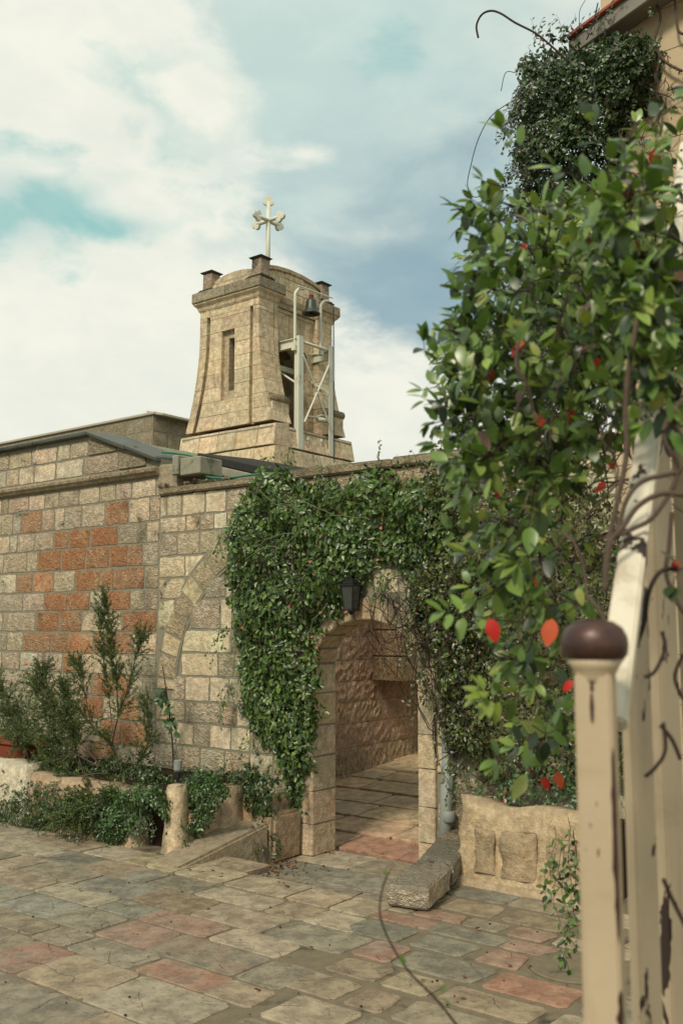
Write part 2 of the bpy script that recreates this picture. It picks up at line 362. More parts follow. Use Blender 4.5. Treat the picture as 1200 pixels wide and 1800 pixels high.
# --- foliage: numpy leaf clouds
def inpoly(x, z, poly):
    ins = np.zeros(len(x), bool); n = len(poly)
    for i in range(n):
        x1, z1 = poly[i]; x2, z2 = poly[(i + 1) % n]
        if z1 == z2: continue
        c = ((z1 > z) != (z2 > z)) & (x < (x2 - x1) * (z - z1) / (z2 - z1) + x1); ins ^= c
    return ins
def edist(x, z, poly):
    d = np.full(len(x), 1e9); n = len(poly)
    for i in range(n):
        a = np.array(poly[i]); b = np.array(poly[(i + 1) % n]); ab = b - a
        t = np.clip(((x - a[0]) * ab[0] + (z - a[1]) * ab[1]) / (ab @ ab + 1e-12), 0, 1)
        d = np.minimum(d, np.hypot(x - a[0] - t * ab[0], z - a[1] - t * ab[1]))
    return d
def norm(a): return a / (np.linalg.norm(a, axis=1, keepdims=True) + 1e-9)
def leaves(name, P, Nn, size, cols, parent, width=.55, droop=.15, fold=.12, axis_bias=(0, 0, -.5), kind='stuff', mat='leaf', label=None):
    """one mesh of folded six-point leaves; P base points, Nn facing, size lengths, cols linear rgb"""
    n = len(P)
    ax = norm(RS.normal(size=(n, 3)) + np.array(axis_bias)); ax = norm(ax - Nn * (ax * Nn).sum(1, keepdims=True))
    sd = np.cross(Nn, ax); L = size[:, None]; W = L * width * RS.uniform(.85, 1.15, (n, 1))
    c1 = P + ax * L * .30 - Nn * W * fold; c2 = P + ax * L * .68 - Nn * (W * fold + L * droop * .4)
    tip = P + ax * L - Nn * L * droop
    l1 = P + ax * L * .28 + sd * W * .5; r1 = P + ax * L * .28 - sd * W * .5
    l2 = P + ax * L * .66 + sd * W * .42 - Nn * L * droop * .3; r2 = P + ax * L * .66 - sd * W * .42 - Nn * L * droop * .3
    v = np.stack([P, l1, l2, tip, r2, r1, c1, c2], 1).reshape(-1, 3) - parent.base
    F = np.array([(0, 6, 1, -1), (0, 5, 6, -1), (1, 6, 7, 2), (5, 4, 7, 6), (2, 7, 3, -1), (7, 4, 3, -1)])
    tri = F[F[:, 3] < 0][:, :3]; quad = F[F[:, 3] >= 0]
    off = (np.arange(n) * 8)[:, None, None]
    T3 = (tri[None] + off).reshape(-1, 3); Q4 = (quad[None] + off).reshape(-1, 4)
    me = bpy.data.meshes.new(name); me.vertices.add(len(v)); me.vertices.foreach_set('co', v.astype('f').ravel())
    lv = np.concatenate([T3.ravel(), Q4.ravel()]); me.loops.add(len(lv)); me.loops.foreach_set('vertex_index', lv.astype('i'))
    ls = np.concatenate([np.arange(len(T3)) * 3, len(T3) * 3 + np.arange(len(Q4)) * 4]); lt = np.concatenate([np.full(len(T3), 3), np.full(len(Q4), 4)])
    me.polygons.add(len(ls)); me.polygons.foreach_set('loop_start', ls.astype('i'))
    me.update(calc_edges=True)
    at_ = me.color_attributes.new('leafcol', 'FLOAT_COLOR', 'POINT')
    c4 = np.concatenate([cols, np.ones((n, 1))], 1); at_.data.foreach_set('color', np.repeat(c4, 8, 0).astype('f').ravel())
    me.polygons.foreach_set('use_smooth', [True] * len(me.polygons)); me.materials.append(M[mat])
    return link(name, me, parent, kind=kind, label=label)
def pick(n, table):
    """table: (weight, rgb, spread)"""
    w_ = np.array([t[0] for t in table], float); w_ /= w_.sum(); k = RS.choice(len(table), n, p=w_)
    base = np.array([t[1] for t in table])[k]; sp = np.array([t[2] for t in table])[k]
    return base * (1 + RS.uniform(-1, 1, (n, 1)) * sp[:, None])
def fbm(x, z, s, seed=0.0):
    o = np.zeros(len(x))
    for k, (a, f) in enumerate(((1, 1), (.55, 2.1), (.3, 4.3))):
        q = seed * 7.3 + k * 1.7
        o += a * np.sin(x * s * f * 1.3 + q + 1.7 * np.sin(z * s * f * .9 + q * 1.3)) * np.cos(z * s * f * 1.1 - q + 1.3 * np.sin(x * s * f * .8 + q * .7))
    return o / 1.6
def ivy(parent, poly, n, thick, size, table, y0=0.0, seed=1, ragged=.10, gap=.25, out=(0, -1, .35), deep=.35, name='foliage', clump=5.0, axb=(0, 0, -.7)):
    """poly in wall x,z. Leaves spread through a mounded layer standing off the wall, thin at its edges, with holes"""
    P = np.array(poly); lo = P.min(0) - .15; hi = P.max(0) + .15; X = []; 
    m = int(n * 3.2 * (hi[0] - lo[0]) * (hi[1] - lo[1]) / max(.01, abs(sum(P[i][0] * P[(i + 1) % len(P)][1] - P[(i + 1) % len(P)][0] * P[i][1] for i in range(len(P)))) / 2)) // 2
    x = RS.uniform(lo[0], hi[0], m); z = RS.uniform(lo[1], hi[1], m)
    ins = inpoly(x, z, poly); d = edist(x, z, poly); sd = np.where(ins, d, -d)
    rag = fbm(x, z, 9, seed) * ragged + fbm(x, z, 30, seed + 3) * ragged * .5
    keep = sd + rag > 0
    hol = fbm(x, z, clump * 1.6, seed + 5)
    keep &= (hol > -.95 + gap * 1.2) | (RS.rand(m) < .45)
    keep &= RS.rand(m) < np.clip(.25 + (sd + rag) / .10, 0, 1)
    x, z, sd = x[keep][:n], z[keep][:n], sd[keep][:n]; k = len(x)
    mound = np.clip(.55 + .45 * fbm(x, z, clump, seed + 9), .1, 1.1) * np.clip(.25 + sd / .3, .2, 1)
    t = thick * mound * np.clip(1 - deep * RS.rand(k) ** 1.5 * 1.6, .05, 1) + RS.normal(0, .012, k)
    pts = np.stack([x, y0 - np.abs(t) - .01, z], 1)
    e = .04; gx = -(fbm(x + e, z, clump, seed + 9) - fbm(x - e, z, clump, seed + 9)) / (2 * e) * thick * .5
    gz = -(fbm(x, z + e, clump, seed + 9) - fbm(x, z - e, clump, seed + 9)) / (2 * e) * thick * .5
    N_ = norm(np.stack([gx, -np.ones(k), gz], 1)) + np.array(out) * .6 + RS.normal(0, .55, (k, 3))
    N_ = norm(N_); cols = pick(k, table)
    leaves(name, pts, N_, RS.uniform(size[0] * .65, size[1] * 1.1, k), cols, parent, axis_bias=axb)
    return pts
def wig(p, q, n=10, amp=.05, sag=0.0, R=random):
    """a wandering line from p to q"""
    p, q = np.array(p, float), np.array(q, float); L = np.linalg.norm(q - p); off = np.zeros(3); out = []
    ph = [R.uniform(0, 6.3) for _ in range(6)]
    for i in range(n + 1):
        s = i / n; env = math.sin(math.pi * s) ** .7 if 0 < s < 1 else 0
        off = np.array([math.sin(ph[a] + s * (4 + a)) + .6 * math.sin(ph[a + 3] + s * (9 + 2 * a)) for a in range(3)]) * amp * L * env
        out.append(p + (q - p) * s + off + np.array([0, 0, -sag * L * 4 * s * (1 - s)]))
    return out
def smooth_line(pts, n=6):
    pts = [np.array(p, float) for p in pts]; out = []
    for i in range(len(pts) - 1):
        p0 = pts[max(i - 1, 0)]; p1 = pts[i]; p2 = pts[i + 1]; p3 = pts[min(i + 2, len(pts) - 1)]
        for k in range(n):
            t = k / n; out.append(.5 * ((2 * p1) + (-p0 + p2) * t + (2 * p0 - 5 * p1 + 4 * p2 - p3) * t * t + (-p0 + 3 * p1 - 3 * p2 + p3) * t ** 3))
    out.append(pts[-1]); return out
# ================================================================== GROUND AND PAVING
g = T('ground', None, None, (0, 0, 0), 'C', kind='structure')
bpy.data.objects.remove(g.o)
class N0: base = np.zeros(3); o = None
m_ = MB(); m_.add([(-300, -300, -.06), (300, -300, -.06), (300, 300, -.06), (-300, 300, -.06)], [(0, 1, 2, 3)])
go = m_.build('ground', 'ground', None); go['kind'] = 'structure'
BEIGE, GREYF, PINKF, PALEF, BLUEF = (.255, .208, .145), (.225, .196, .145), (.270, .195, .148), (.315, .268, .195), (.205, .192, .152)
def flag_poly(parent, poly, z, th=.05, color=BEIGE, alpha=0.0, cham=.007, name='flagstone', tilt=0.0, sl=0.0):
    """poly (x,y) of one stone; its rim is chamfered, its top slightly uneven"""
    c = np.mean(poly, 0); n = len(poly); vs = []; P = []
    for i in range(n):      # each side gets a bowed midpoint, each corner is knocked off
        a = np.array(poly[i]); b = np.array(poly[(i + 1) % n]); L = np.linalg.norm(b - a); nrm = np.array([(b - a)[1], -(b - a)[0]]) / max(L, 1e-6)
        P.append(a + (b - a) * min(.10, .022 / L + random.uniform(0, .03)))
        if L > .2: P.append(a + (b - a) * random.uniform(.35, .65) - nrm * random.uniform(-.007, .010))
        P.append(b - (b - a) * min(.10, .022 / L + random.uniform(0, .03)))
    P = np.array(P); k = len(P); dx, dy = random.uniform(-tilt, tilt), random.uniform(-tilt, tilt) + sl
    zz = lambda p: z + (p - c)[0] * dx + (p - c)[1] * dy
    inner = c + (P - c) * (1 - cham / np.linalg.norm(P - c, axis=1, keepdims=True))
    vs = [(p[0], p[1], zz(p) - th) for p in P] + [(p[0], p[1], zz(p) - cham * .6) for p in P] + [(p[0], p[1], zz(p)) for p in inner] + [(c[0], c[1], zz(c) + .001)]
    fs = [(i, (i + 1) % k, k + (i + 1) % k, k + i) for i in range(k)] + [(k + i, k + (i + 1) % k, 2 * k + (i + 1) % k, 2 * k + i) for i in range(k)] + [(2 * k + i, 2 * k + (i + 1) % k, 3 * k) for i in range(k)]
    mb = MB(); mb.add(vs, fs)
    return mb.build(name, 'flag', parent, (*color[:3], alpha))
# places of the red, pink, pale and bluish stones, as surveyed from the photograph
marks = [(15, 1692, PINKF, .95), (305, 1700, PINKF, 1.0), (260, 1635, PINKF, .5), (400, 1615, PALEF, .6), (600, 1668, PINKF, .9), (735, 1622, PINKF, .8), (880, 1680, PINKF, .85),
         (910, 1738, (.30, .18, .13), .7), (800, 1660, BLUEF, 0), (815, 1725, BLUEF, 0), (110, 1748, PALEF, 0), (190, 1765, PALEF, 0), (380, 1560, BLUEF, 0), (250, 1500, PALEF, .1),
         (480, 1655, PALEF, 0), (620, 1740, BEIGE, 0), (930, 1650, PINKF, .3), (700, 1475, (.20, .085, .06), .9), (250, 1545, BLUEF, 0), (60, 1500, PALEF, 0), (150, 1650, GREYF, 0), (450, 1540, PALEF, 0), (640, 1590, PALEF, 0)]
markp = [(G(a, b), c_, d_) for a, b, c_, d_ in marks]
def flag_color(c):
    best = min(markp, key=lambda m: np.hypot(*(m[0][:2] - c)))
    if np.hypot(*(best[0][:2] - c)) < .26: return rgb(best[1], .06, .03), best[2] * .6
    return rgb(random.choice((BEIGE, BEIGE, GREYF, GREYF, PALEF, BLUEF, (.25, .20, .135))), .15, .03), (random.uniform(.2, .4) if random.random() < .07 else 0)
court = T('courtyard_pavement', None, None, (0, -3, 0.0), 'W', kind='structure')
MB().box(-9, 6.2, -11, -1.28, -.05, .142).box(-9, -.14, -1.3, -.02, -.05, .141).box(1.66, 6.2, -1.3, -.0, -.05, .1425).build('cement_bed', 'joint', court)
def flag_rows(parent, y_from, y_to, x0, x1, zf, lo=(.30, .52), wd=(.36, .85), gap=.007, skip=None, wob=.03, slope=0.0):
    y = y_from; xi = x0; lines = [(y, random.uniform(-wob, wob))]
    while y > y_to:
        hgt = random.uniform(*lo); x = x0 + random.uniform(-.3, 0); cuts = [x]
        while x < x1: x += random.uniform(*wd); cuts.append(x)
        for a, b in zip(cuts[:-1], cuts[1:]):
            sk = [random.uniform(-wob, wob) for _ in range(4)]
            gg = gap * random.uniform(.6, 1.6)
            sub = [(y, y - hgt)]
            if random.random() < .12 and hgt > .38: k = random.uniform(.4, .6) * hgt; sub = [(y, y - k), (y - k, y - hgt)]
            for (ya, yb) in sub:
                p = [(a + gg + sk[0], yb + gg + slope * a), (b - gg + sk[1] * .5, yb + gg + slope * b), (b - gg + sk[2] * .5, ya - gg + slope * b), (a + gg + sk[0], ya - gg + slope * a)]
                c = np.mean(p, 0)
                if skip and skip(c): continue
                col, al = flag_color(c)
                flag_poly(parent, p, zf(c) + random.uniform(-.001, .003), color=col, alpha=al, tilt=.003)
        y -= hgt
# far half of the yard: tight joints; near the bench: wide cement joints round rougher stones
near_bench = lambda c: c[0] > 1.75 + (-1.4 - c[1]) * .28
flag_rows(court, -1.60, -6.4, -3.6, 4.5, lambda c: .15, lo=(.26, .48), wd=(.30, .74), skip=lambda c: near_bench(c) or c[1] < -6.3 or (c[0] - 5.5) ** 2 + (c[1] + 6.7) ** 2 < 1.0)
flag_rows(court, -.46, -4.6, 1.72, 5.0, lambda c: .150, lo=(.20, .40), wd=(.24, .62), gap=.022, wob=.05, skip=lambda c: (not near_bench(c)) or (c[0] > 1.7 and c[1] > -.5) or (c[0] > 3.0 and c[0] < 3.55 and abs(c[1] + 1.75) < .28) or c[0] > 4.8)
flag_rows(court, -1.24, -1.60, -4.2, -.75, lambda c: .15, lo=(.34, .36), wd=(.5, .9))
flag_rows(court, -.25, -1.22, -.60, -.14, lambda c: .149, lo=(.3, .4), wd=(.5, .6), skip=lambda c: c[1] > -.9)
for a, b in ((-.74, -.10), (-.10, .42), (.42, 1.02), (1.02, 1.40), (1.40, 1.74)):      # pale edge slabs above the sunken door yard
    flag_poly(court, [(a + .012, -1.585 - .0 * a), (b - .012, -1.585), (b - .012, -1.245 + random.uniform(-.02, .02)), (a + .012, -1.25)], .156, .09, rgb((.33, .27, .18), .06), .0)
# round cement patch over a drain
dr = G(1008, 1700); mb = MB(); mb.lathe([(.24, -.02), (.245, .012), (.235, .018), (.21, .017), (.19, .020), (0.02, .021)], (dr[0], dr[1], .137), 28)
o = mb.build('drain_cover', 'joint', None); o.location = world((0, 0, 0)); o.rotation_euler = (0, 0, ROT)
o['label'] = 'round grey cement drain cover set in the paving beside the railing'; o['category'] = 'drain cover'
# sunken door yard and the passage behind the door, rising in shallow steps
sunk = T('passage_floor', None, None, (.5, 0, 0), 'W', kind='structure')
mb = MB(); mb.box(-.3, 1.7, -1.3, .35, -.05, -.018)
for i in range(14): mb.box(-1.75, 1.4, .35 + i * .45, .80 + i * .45, -.05, -.018 + i * .045 + (.0))
mb.build('cement_bed', 'joint', sunk)
flag_rows(sunk, .30, -1.22, -.15, 1.6, lambda c: .0, lo=(.36, .5), wd=(.45, .75), skip=lambda c: c[0] > 1.66 or c[0] < -.28)
WARMF = (.46, .33, .21)
for i in range(14):
    y = .35 + i * .45; x = -1.75 + random.uniform(-.3, 0)
    while x < 1.35:
        b = x + random.uniform(.45, .95); col = rgb(random.choice((WARMF, (.42, .31, .20), (.48, .35, .23))), .12)
        al = 0.0
        if i == 0 and x < 1.0 < b + .2: col, al = (.36, .21, .145), .4
        flag_poly(sunk, [(max(x, -1.7) + .01, y + .008), (min(b, 1.35) - .01, y + .008), (min(b, 1.35) - .01, y + .46), (max(x, -1.7) + .01, y + .46)], i * .045 + .022 + random.uniform(0, .005), .045, col, al, tilt=.006, sl=.062) if min(b, 1.35) - max(x, -1.7) > .15 else None
        x = b
# ================================================================== LEFT BUILDING WALL
ZT = float(on(160, 757)[2]); XP = float(on(160, 757)[0]); ZR = float(on(282, 802)[2]); XR = -2.10
bld = T('stone_building', 'long rough limestone building wall with rust-red stained stones and grey lead coping', 'building', (-4.5, 0, 0))
XL = -8.5
zcap = lambda x: ZT if x <= XP else ZT + (ZR - ZT) * (x - XP) / (XR - XP)
MB().prism([(XL, -.05), (XR, -.05), (XR, ZR - .03), (XP, ZT - .03), (XL, ZT - .03)], 0.0, 6.0).build('wall', 'mortar', bld)
zz = lambda y: float(on(277, y)[2])
ys = [840, 872, 916, 953, 994, 1035, 1072, 1112, 1152, 1190, 1231, 1272, 1317, 1355, 1396, 1436, 1478]
J2 = [[45, 140, 215, 280, 375, 470, 545, 620, 735], [10, 65, 105, 200, 260, 305, 385, 495, 605, 705, 770], [-10, 50, 85, 165, 255, 325, 425, 555, 690, 770], [20, 130, 180, 290, 405, 515, 600, 670, 745],
      [0, 80, 155, 255, 355, 470, 535, 680, 745], [0, 110, 210, 320, 425, 490, 615, 680, 748], [15, 170, 280, 385, 575, 750], [35, 110, 240, 320, 440, 625, 752],
      [10, 95, 180, 295, 385, 490, 620, 752], [0, 120, 230, 350, 430, 540, 610, 670, 760], [0, 100, 210, 300, 380, 485, 560, 660, 765], [0, 90, 180, 280, 370, 470, 570, 710, 768], [0, 120, 230, 330, 430, 540, 660, 765]]
orange = [(110, 948, .8), (140, 945, 1), (185, 943, 1), (88, 985, .9), (130, 985, 1), (173, 980, 1), (210, 977, .9), (78, 1020, .9), (155, 1017, .9), (189, 1015, .7), (240, 1015, .5), (100, 1058, .9), (140, 1056, .9), (200, 1056, 1),
          (85, 1094, .9), (125, 1093, .9), (160, 1093, .9), (230, 1090, .8), (145, 1130, .9), (205, 1130, .8), (100, 1132, .6), (120, 1172, .8), (60, 1130, .4), (180, 1210, .9), (212, 1210, .8), (170, 1252, .9), (200, 1292, .9), (232, 1290, .7),
          (225, 1250, .6), (30, 1010, .5), (60, 925, .4), (200, 900, .5), (30, 1292, .5), (90, 1340, .5), (175, 1335, .6), (240, 980, .4)]
orl = [(on(a, b)[[0, 2]], k) for a, b, k in orange]
def wcol(x, z, base=None):
    k = 0
    for q, s in orl:
        if abs(q[0] - x) < .17 and abs(q[1] - z) < .11: k = max(k, s)
    b = random.choice(((.68, .585, .42), (.64, .55, .40), (.70, .585, .42), (.57, .51, .38), (.68, .55, .41)))
    if k: b = (.56, .37, .22)
    return rgb(b, .1, .04), k
for i in range(len(ys) - 1):
    z1, z0 = zz(ys[i]), zz(ys[i + 1])
    if i < len(J2):
        xs = []
        for cx_ in J2[i]: xs.append(float(on(cx_ / 2.6667, (ys[i] + ys[i + 1]) / 2 + (8 if i < 3 else 0))[0]))
        xs[-1] = min(xs[-1], XR); xs = [x for x in xs if x <= XR]
        if XR - xs[-1] > .03: xs.append(XR)
    else: xs = joints(-5.1, XR)
    xs = joints(XL, xs[0]) [:-1] + xs if xs[0] > XL + .5 else xs
    for a, b in zip(xs[:-1], xs[1:]):
        if b - a < .05: continue
        col, k = wcol((a + b) / 2, (z0 + z1) / 2)
        mt = 'rough' if random.random() < .85 else 'dark'
        if i < 3 and random.random() < .3: mt = 'dark'
        stone(bld, a, b, z0, z1, 0.0, mt, col, gap=random.uniform(.004, .007), alpha=k*.9)
# upper band over the string course
zsc0, zsc1 = zz(838), zz(821)
for (za, zb, cj) in ((zsc1 + .02, zsc1 + .235, [0, 35, 95, 165, 265, 395, 560, 690]), (zsc1 + .235, ZT - .10, [0, 45, 150, 270, 330, 415, 550, 640])):
    xs = [float(on(q / 2.6667, 815)[0]) for q in cj]; xs = joints(XL, xs[0])[:-1] + xs
    for a, b in zip(xs[:-1], xs[1:]):
        if zcap(b) < zb - .02 and zcap(a) > za + .12:       # cut to the slope
            lo_, hi_ = min(zcap(b) - .08, zb), min(zcap(a) - .08, zb)
            MB().hexa([(a + .01, -.02, za + .01), (b - .01, -.02, za + .01), (b - .01, .03, za + .01), (a + .01, .03, za + .01), (a + .01, -.02, hi_), (b - .01, -.02, max(lo_, za + .03)), (b - .01, .03, max(lo_, za + .03)), (a + .01, .03, hi_)]).build('stone', 'rough', bld, (.42, .36, .25, 0), bevel=.008)
            continue
        if zcap((a + b) / 2) < zb: continue
        col, k = wcol(0, 0); stone(bld, a, b, za, zb, 0, random.choice(('rough', 'dark', 'dressed')), col)
x = XL
while x < XR - .02:
    b = min(x + random.uniform(.45, .75), XR)
    pr = [(.03, zsc0), (-.045, zsc0 + .012), (-.055, zsc0 + .035), (-.085, zsc0 + .05), (-.095, zsc1 - .02), (-.085, zsc1), (.03, zsc1 + .004)]
    MB().prism(pr, x + .004, b - .004, 'x').build('string_course', random.choice(('dressed', 'dark')), bld, rgb((.40, .34, .23), .08), bevel=.004)
    x = b
# lead coping, level then running down the hip
for a, b in ((XL, -6.3), (-6.3, -4.3), (-4.3, XP), (XP, -2.62), (-2.62, XR - .0)):
    za, zb = zcap(a), zcap(b); e = .004
    MB().hexa([(a + e, -.07, za - .065), (b - e, -.07, zb - .065), (b - e, .45, zb - .03), (a + e, .45, za - .03), (a + e, -.085, za - .015), (b - e, -.085, zb - .015), (b - e, .45, zb + .02), (a + e, .45, za + .02)]).build('lead_coping', 'lead', bld, bevel=.012, jit=.006)
# ================================================================== GATE WALL with relieving arch and doorway
XE = 2.84; TH = .28; ZW = 3.34
gate = T('gate_wall', 'limestone courtyard wall with arched doorway and a half arch of voussoirs beside the creeper', 'wall', (.5, 0, 0))
W_, AP, SP = 1.11, 2.06, 1.66      # door width, apex, spring
def door_curve(t):                 # t 0..1 left spring to right spring
    a = math.pi * (1 - t); return (W_ / 2 + W_ / 2 * math.cos(a), SP + (AP - SP) * math.sin(a))
mb = MB()
mb.box(XR, 0.0, 0, TH, -.05, ZW); mb.box(W_, XE, 0, TH, -.05, ZW)
nA = 18
for i in range(nA):
    (xa, za), (xb, zb) = door_curve(i / nA), door_curve((i + 1) / nA)
    mb.add([(xa, 0, za), (xb, 0, zb), (xb, 0, ZW), (xa, 0, ZW), (xa, TH, za), (xb, TH, zb), (xb, TH, ZW), (xa, TH, ZW)], [(0, 1, 2, 3), (7, 6, 5, 4), (0, 4, 5, 1), (3, 2, 6, 7)])
mb.build('wall', 'mortar', gate)
# courses
yc = [865, 905, 934, 975, 1014, 1053, 1107, 1147, 1188, 1233, 1271, 1312, 1353, 1394, 1434, 1474]
zc = [float(on(340, y)[2]) for y in yc] + [.05]
JW = [[735, 785, 855, 965, 1062], [735, 875, 940, 1005, 1065], [745, 835, 940, 1040], [745, 870, 965, 1070], [750, 870, 960, 1060], [750, 830, 890, 1036, 1090], [750, 855, 1090], [750, 850, 1025, 1100],
      [770, 805, 870, 985, 1075], [760, 790, 870, 1035, 1110], [765, 830, 910, 985, 1085], [765, 830, 940, 1055]]
ACX, ACZ, AR1, AR0 = -.435, 1.36, 1.64, 1.395
def in_door(a, b, z0): return b > -.14 and a < W_ + .14 and z0 < AP + .16
for i in range(len(zc) - 1):
    z1, z0 = zc[i], zc[i + 1]
    xs = [float(on(q / 2.6667, yc[i])[0]) for q in JW[i]] if i < len(JW) else [XR]
    xs[0] = XR + .005; xs = xs[:-1] + joints(xs[-1], XE, .24, .5) if len(xs) > 1 else joints(XR, XE, .25, .5)
    for a, b in zip(xs[:-1], xs[1:]):
        if b - a < .05: continue
        if z0 < AP + .2:
            if a < -.16 < b: b = -.16
            if a < W_ + .16 < b and b > W_ + .25: a = W_ + .16
        if a >= -.161 and b <= W_ + .161 and z0 < AP + .2: continue
        if in_door(a, b - .001, z0) and not (b <= -.159 or a >= W_ + .159): continue
        cx_, cz_ = (a + b) / 2, (z0 + z1) / 2
        near = min(math.hypot(max(a, min(ACX, b)) - ACX, max(z0, min(ACZ, z1)) - ACZ), 9)
        rr = math.hypot(cx_ - ACX, cz_ - ACZ)
        if AR0 - .01 < rr < AR1 + .01 and cz_ > ACZ - .02 and cx_ < .55: continue
        st = (i in (3, 4, 5, 6)) and cx_ < -1.8 or (i == 1 and cx_ < -1.5)
        mt = 'dark' if st or (i == 0 and cx_ < -1.7) else random.choice(('rough', 'rough', 'dressed'))
        stone(gate, a, b, z0, z1, 0.0, mt, rgb(random.choice(((.68, .59, .42), (.64, .56, .40), (.67, .56, .40))), .08), proud=.0035, gap=.006)
# relieving arch: mortar band and voussoirs standing a little prouder than the coursed stones
mb = MB(); nb = 40
for i in range(nb):
    a0, a1 = math.pi * (.28 + .72 * i / nb), math.pi * (.28 + .72 * (i + 1) / nb)
    q = [(ACX + r * math.cos(a_), ACZ + r * math.sin(a_)) for r, a_ in ((AR0 - .03, a0), (AR1 + .03, a0), (AR1 + .03, a1), (AR0 - .03, a1))]
    mb.add([(p[0], y_, p[1]) for y_ in (-.0075, .01) for p in q], [(3, 2, 1, 0), (0, 1, 5, 4), (2, 3, 7, 6), (4, 5, 6, 7)])
mb.build('arch_mortar', 'mortar', gate)
a_ = math.pi * .28
while a_ < math.pi - .05:
    da = random.uniform(.13, .17); b_ = min(a_ + da, math.pi); g_ = .006
    q = [(ACX + r * math.cos(t), ACZ + r * math.sin(t)) for r, t in ((AR0, a_ + g_), (AR1, a_ + g_), (AR1, b_ - g_), (AR0, b_ - g_))]
    MB().add([(p[0], y_, p[1]) for y_ in (-.014, .01) for p in q], [(0, 1, 2, 3), (7, 6, 5, 4), (0, 4, 5, 1), (1, 5, 6, 2), (2, 6, 7, 3), (3, 7, 4, 0)]).build('voussoir', random.choice(('rough', 'dressed', 'rough')), gate, rgb((.60, .50, .33), .08), bevel=.004, jit=.003)
    a_ = b_
# door surround: smooth plastered jamb stones and arch stones, through the wall's thickness
zj = [-.0, .27, .55, .85, 1.12, 1.40, SP]
for side in (0, 1):
    for i, (z0, z1) in enumerate(zip(zj[:-1], zj[1:])):
        wj = .16 + (.07 if (i + side) % 2 else 0) - .0
        a, b = ((-wj, .006) if side == 0 else (W_ - .006, W_ + wj))
        if wj > .17: a, b = ((-.16 - .0, .006) if side == 0 else (W_ - .006, W_ + .16))
        MB().box(a + .003, b - .003, -.032, TH + .01, z0 + .0015, z1 - .0015).build('jamb_stone', 'plaster', gate, rgb((.56, .45, .31), .05), bevel=.006, jit=.003, seg=2)
nV = 9
for i in range(nV):
    t0, t1 = i / nV, (i + 1) / nV; q = []
    for t, k in ((t0 + .004, 0), (t1 - .004, 0), (t1 - .004, 1), (t0 + .004, 1)):
        x_, z_ = door_curve(t); dx, dz = x_ - W_ / 2, (z_ - SP) * 1.3 + .0; L = math.hypot(dx, dz); e = .19 if k else -.006
        q.append((x_ + dx / L * e, z_ + dz / L * e))
    MB().add([(p[0], y_, p[1]) for y_ in (-.032, TH + .01) for p in q], [(0, 1, 2, 3), (7, 6, 5, 4), (0, 4, 5, 1), (1, 5, 6, 2), (2, 6, 7, 3), (3, 7, 4, 0)]).build('arch_stone', 'plaster', gate, rgb((.50, .40, .27), .06), bevel=.012)
# coping: long irregular slabs
x = XR + .0; 
while x < XE - .1:
    b = min(x + random.uniform(.5, .95), XE); za = ZW + .0 + .09 * max(0, (-.9 - x)) * .0
    MB().box(x + .006, b - .006, -.05, TH + .04, ZW + .003, ZW + random.uniform(.075, .10)).build('coping_slab', random.choice(('dark', 'rough')), gate, rgb((.40, .34, .23), .1), bevel=.018, jit=.008)
    x = b
# broken rubble edge at its far end
mb = MB()
for i in range(26):
    cx_ = random.uniform(XR, XR + .95); r = random.uniform(.02, .05)
    mb.lathe([(r * .5, -r * .5), (r, 0), (r * .6, r * .5)], (cx_, random.uniform(-.02, .2), ZW + .09 + random.uniform(0, .03)), 6)
mb.build('rubble', 'rough', gate, (.42, .36, .25, 0), jit=.008)
# ================================================================== PASSAGE behind the door
pas = T('passage_wall', 'pink-brown tooled stone wall inside the arched doorway', 'wall', (-1.7, 2.5, 0))
PX = -1.60
MB().box(PX - .3, PX - .03, TH + .02, 8, -.04, 2.75).build('wall', 'mortar', pas)
zr = 0.0; k = 0
while zr < 2.7:
    h_ = random.uniform(.24, .30); y = .3 + random.uniform(-.3, 0)
    while y < 7.6:
        b = y + random.uniform(.38, .7); far = y > 4.3
        nx_ = 10; vs = []
        nz_ = 5; L0, L1 = max(y, .3), b
        if L1 - L0 > .1:
            for j in range(nz_ + 1):
                for q in range(nx_ + 1):
                    ed = q in (0, nx_) or j in (0, nz_)
                    vs.append((PX - (.003 if ed else 0) + (0 if ed else random.uniform(-.009, .012)), L0 + .002 + (L1 - L0 - .004) * q / nx_, zr + .002 + (h_ - .004) * j / nz_))
            fs = [(j * (nx_ + 1) + q, j * (nx_ + 1) + q + 1, (j + 1) * (nx_ + 1) + q + 1, (j + 1) * (nx_ + 1) + q) for j in range(nz_) for q in range(nx_)]
            MB().add(vs, fs).build('stone', 'tooled', pas, rgb((.78, .56, .38) if not far else (.74, .60, .42), .04))
        y = b
    zr += h_
# projecting upper block with its dark reveal, then the vault over the first stretch
p0 = on(668, 1197, 3.05); p1 = on(742, 1188, 3.4)
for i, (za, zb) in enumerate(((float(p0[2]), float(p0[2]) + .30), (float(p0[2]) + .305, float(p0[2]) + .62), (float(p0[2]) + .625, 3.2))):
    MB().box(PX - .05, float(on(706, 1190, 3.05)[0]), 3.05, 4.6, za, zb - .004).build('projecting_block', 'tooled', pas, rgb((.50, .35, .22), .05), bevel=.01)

pr_ = T('passage_side_wall', 'plastered wall closing the passage behind the right door jamb', 'wall', (1.5, 2, 0))
MB().box(2.0, 2.3, TH + .02, 8, -.04, 2.2).build('wall', 'plaster', pr_, (.44, .33, .22, 0))
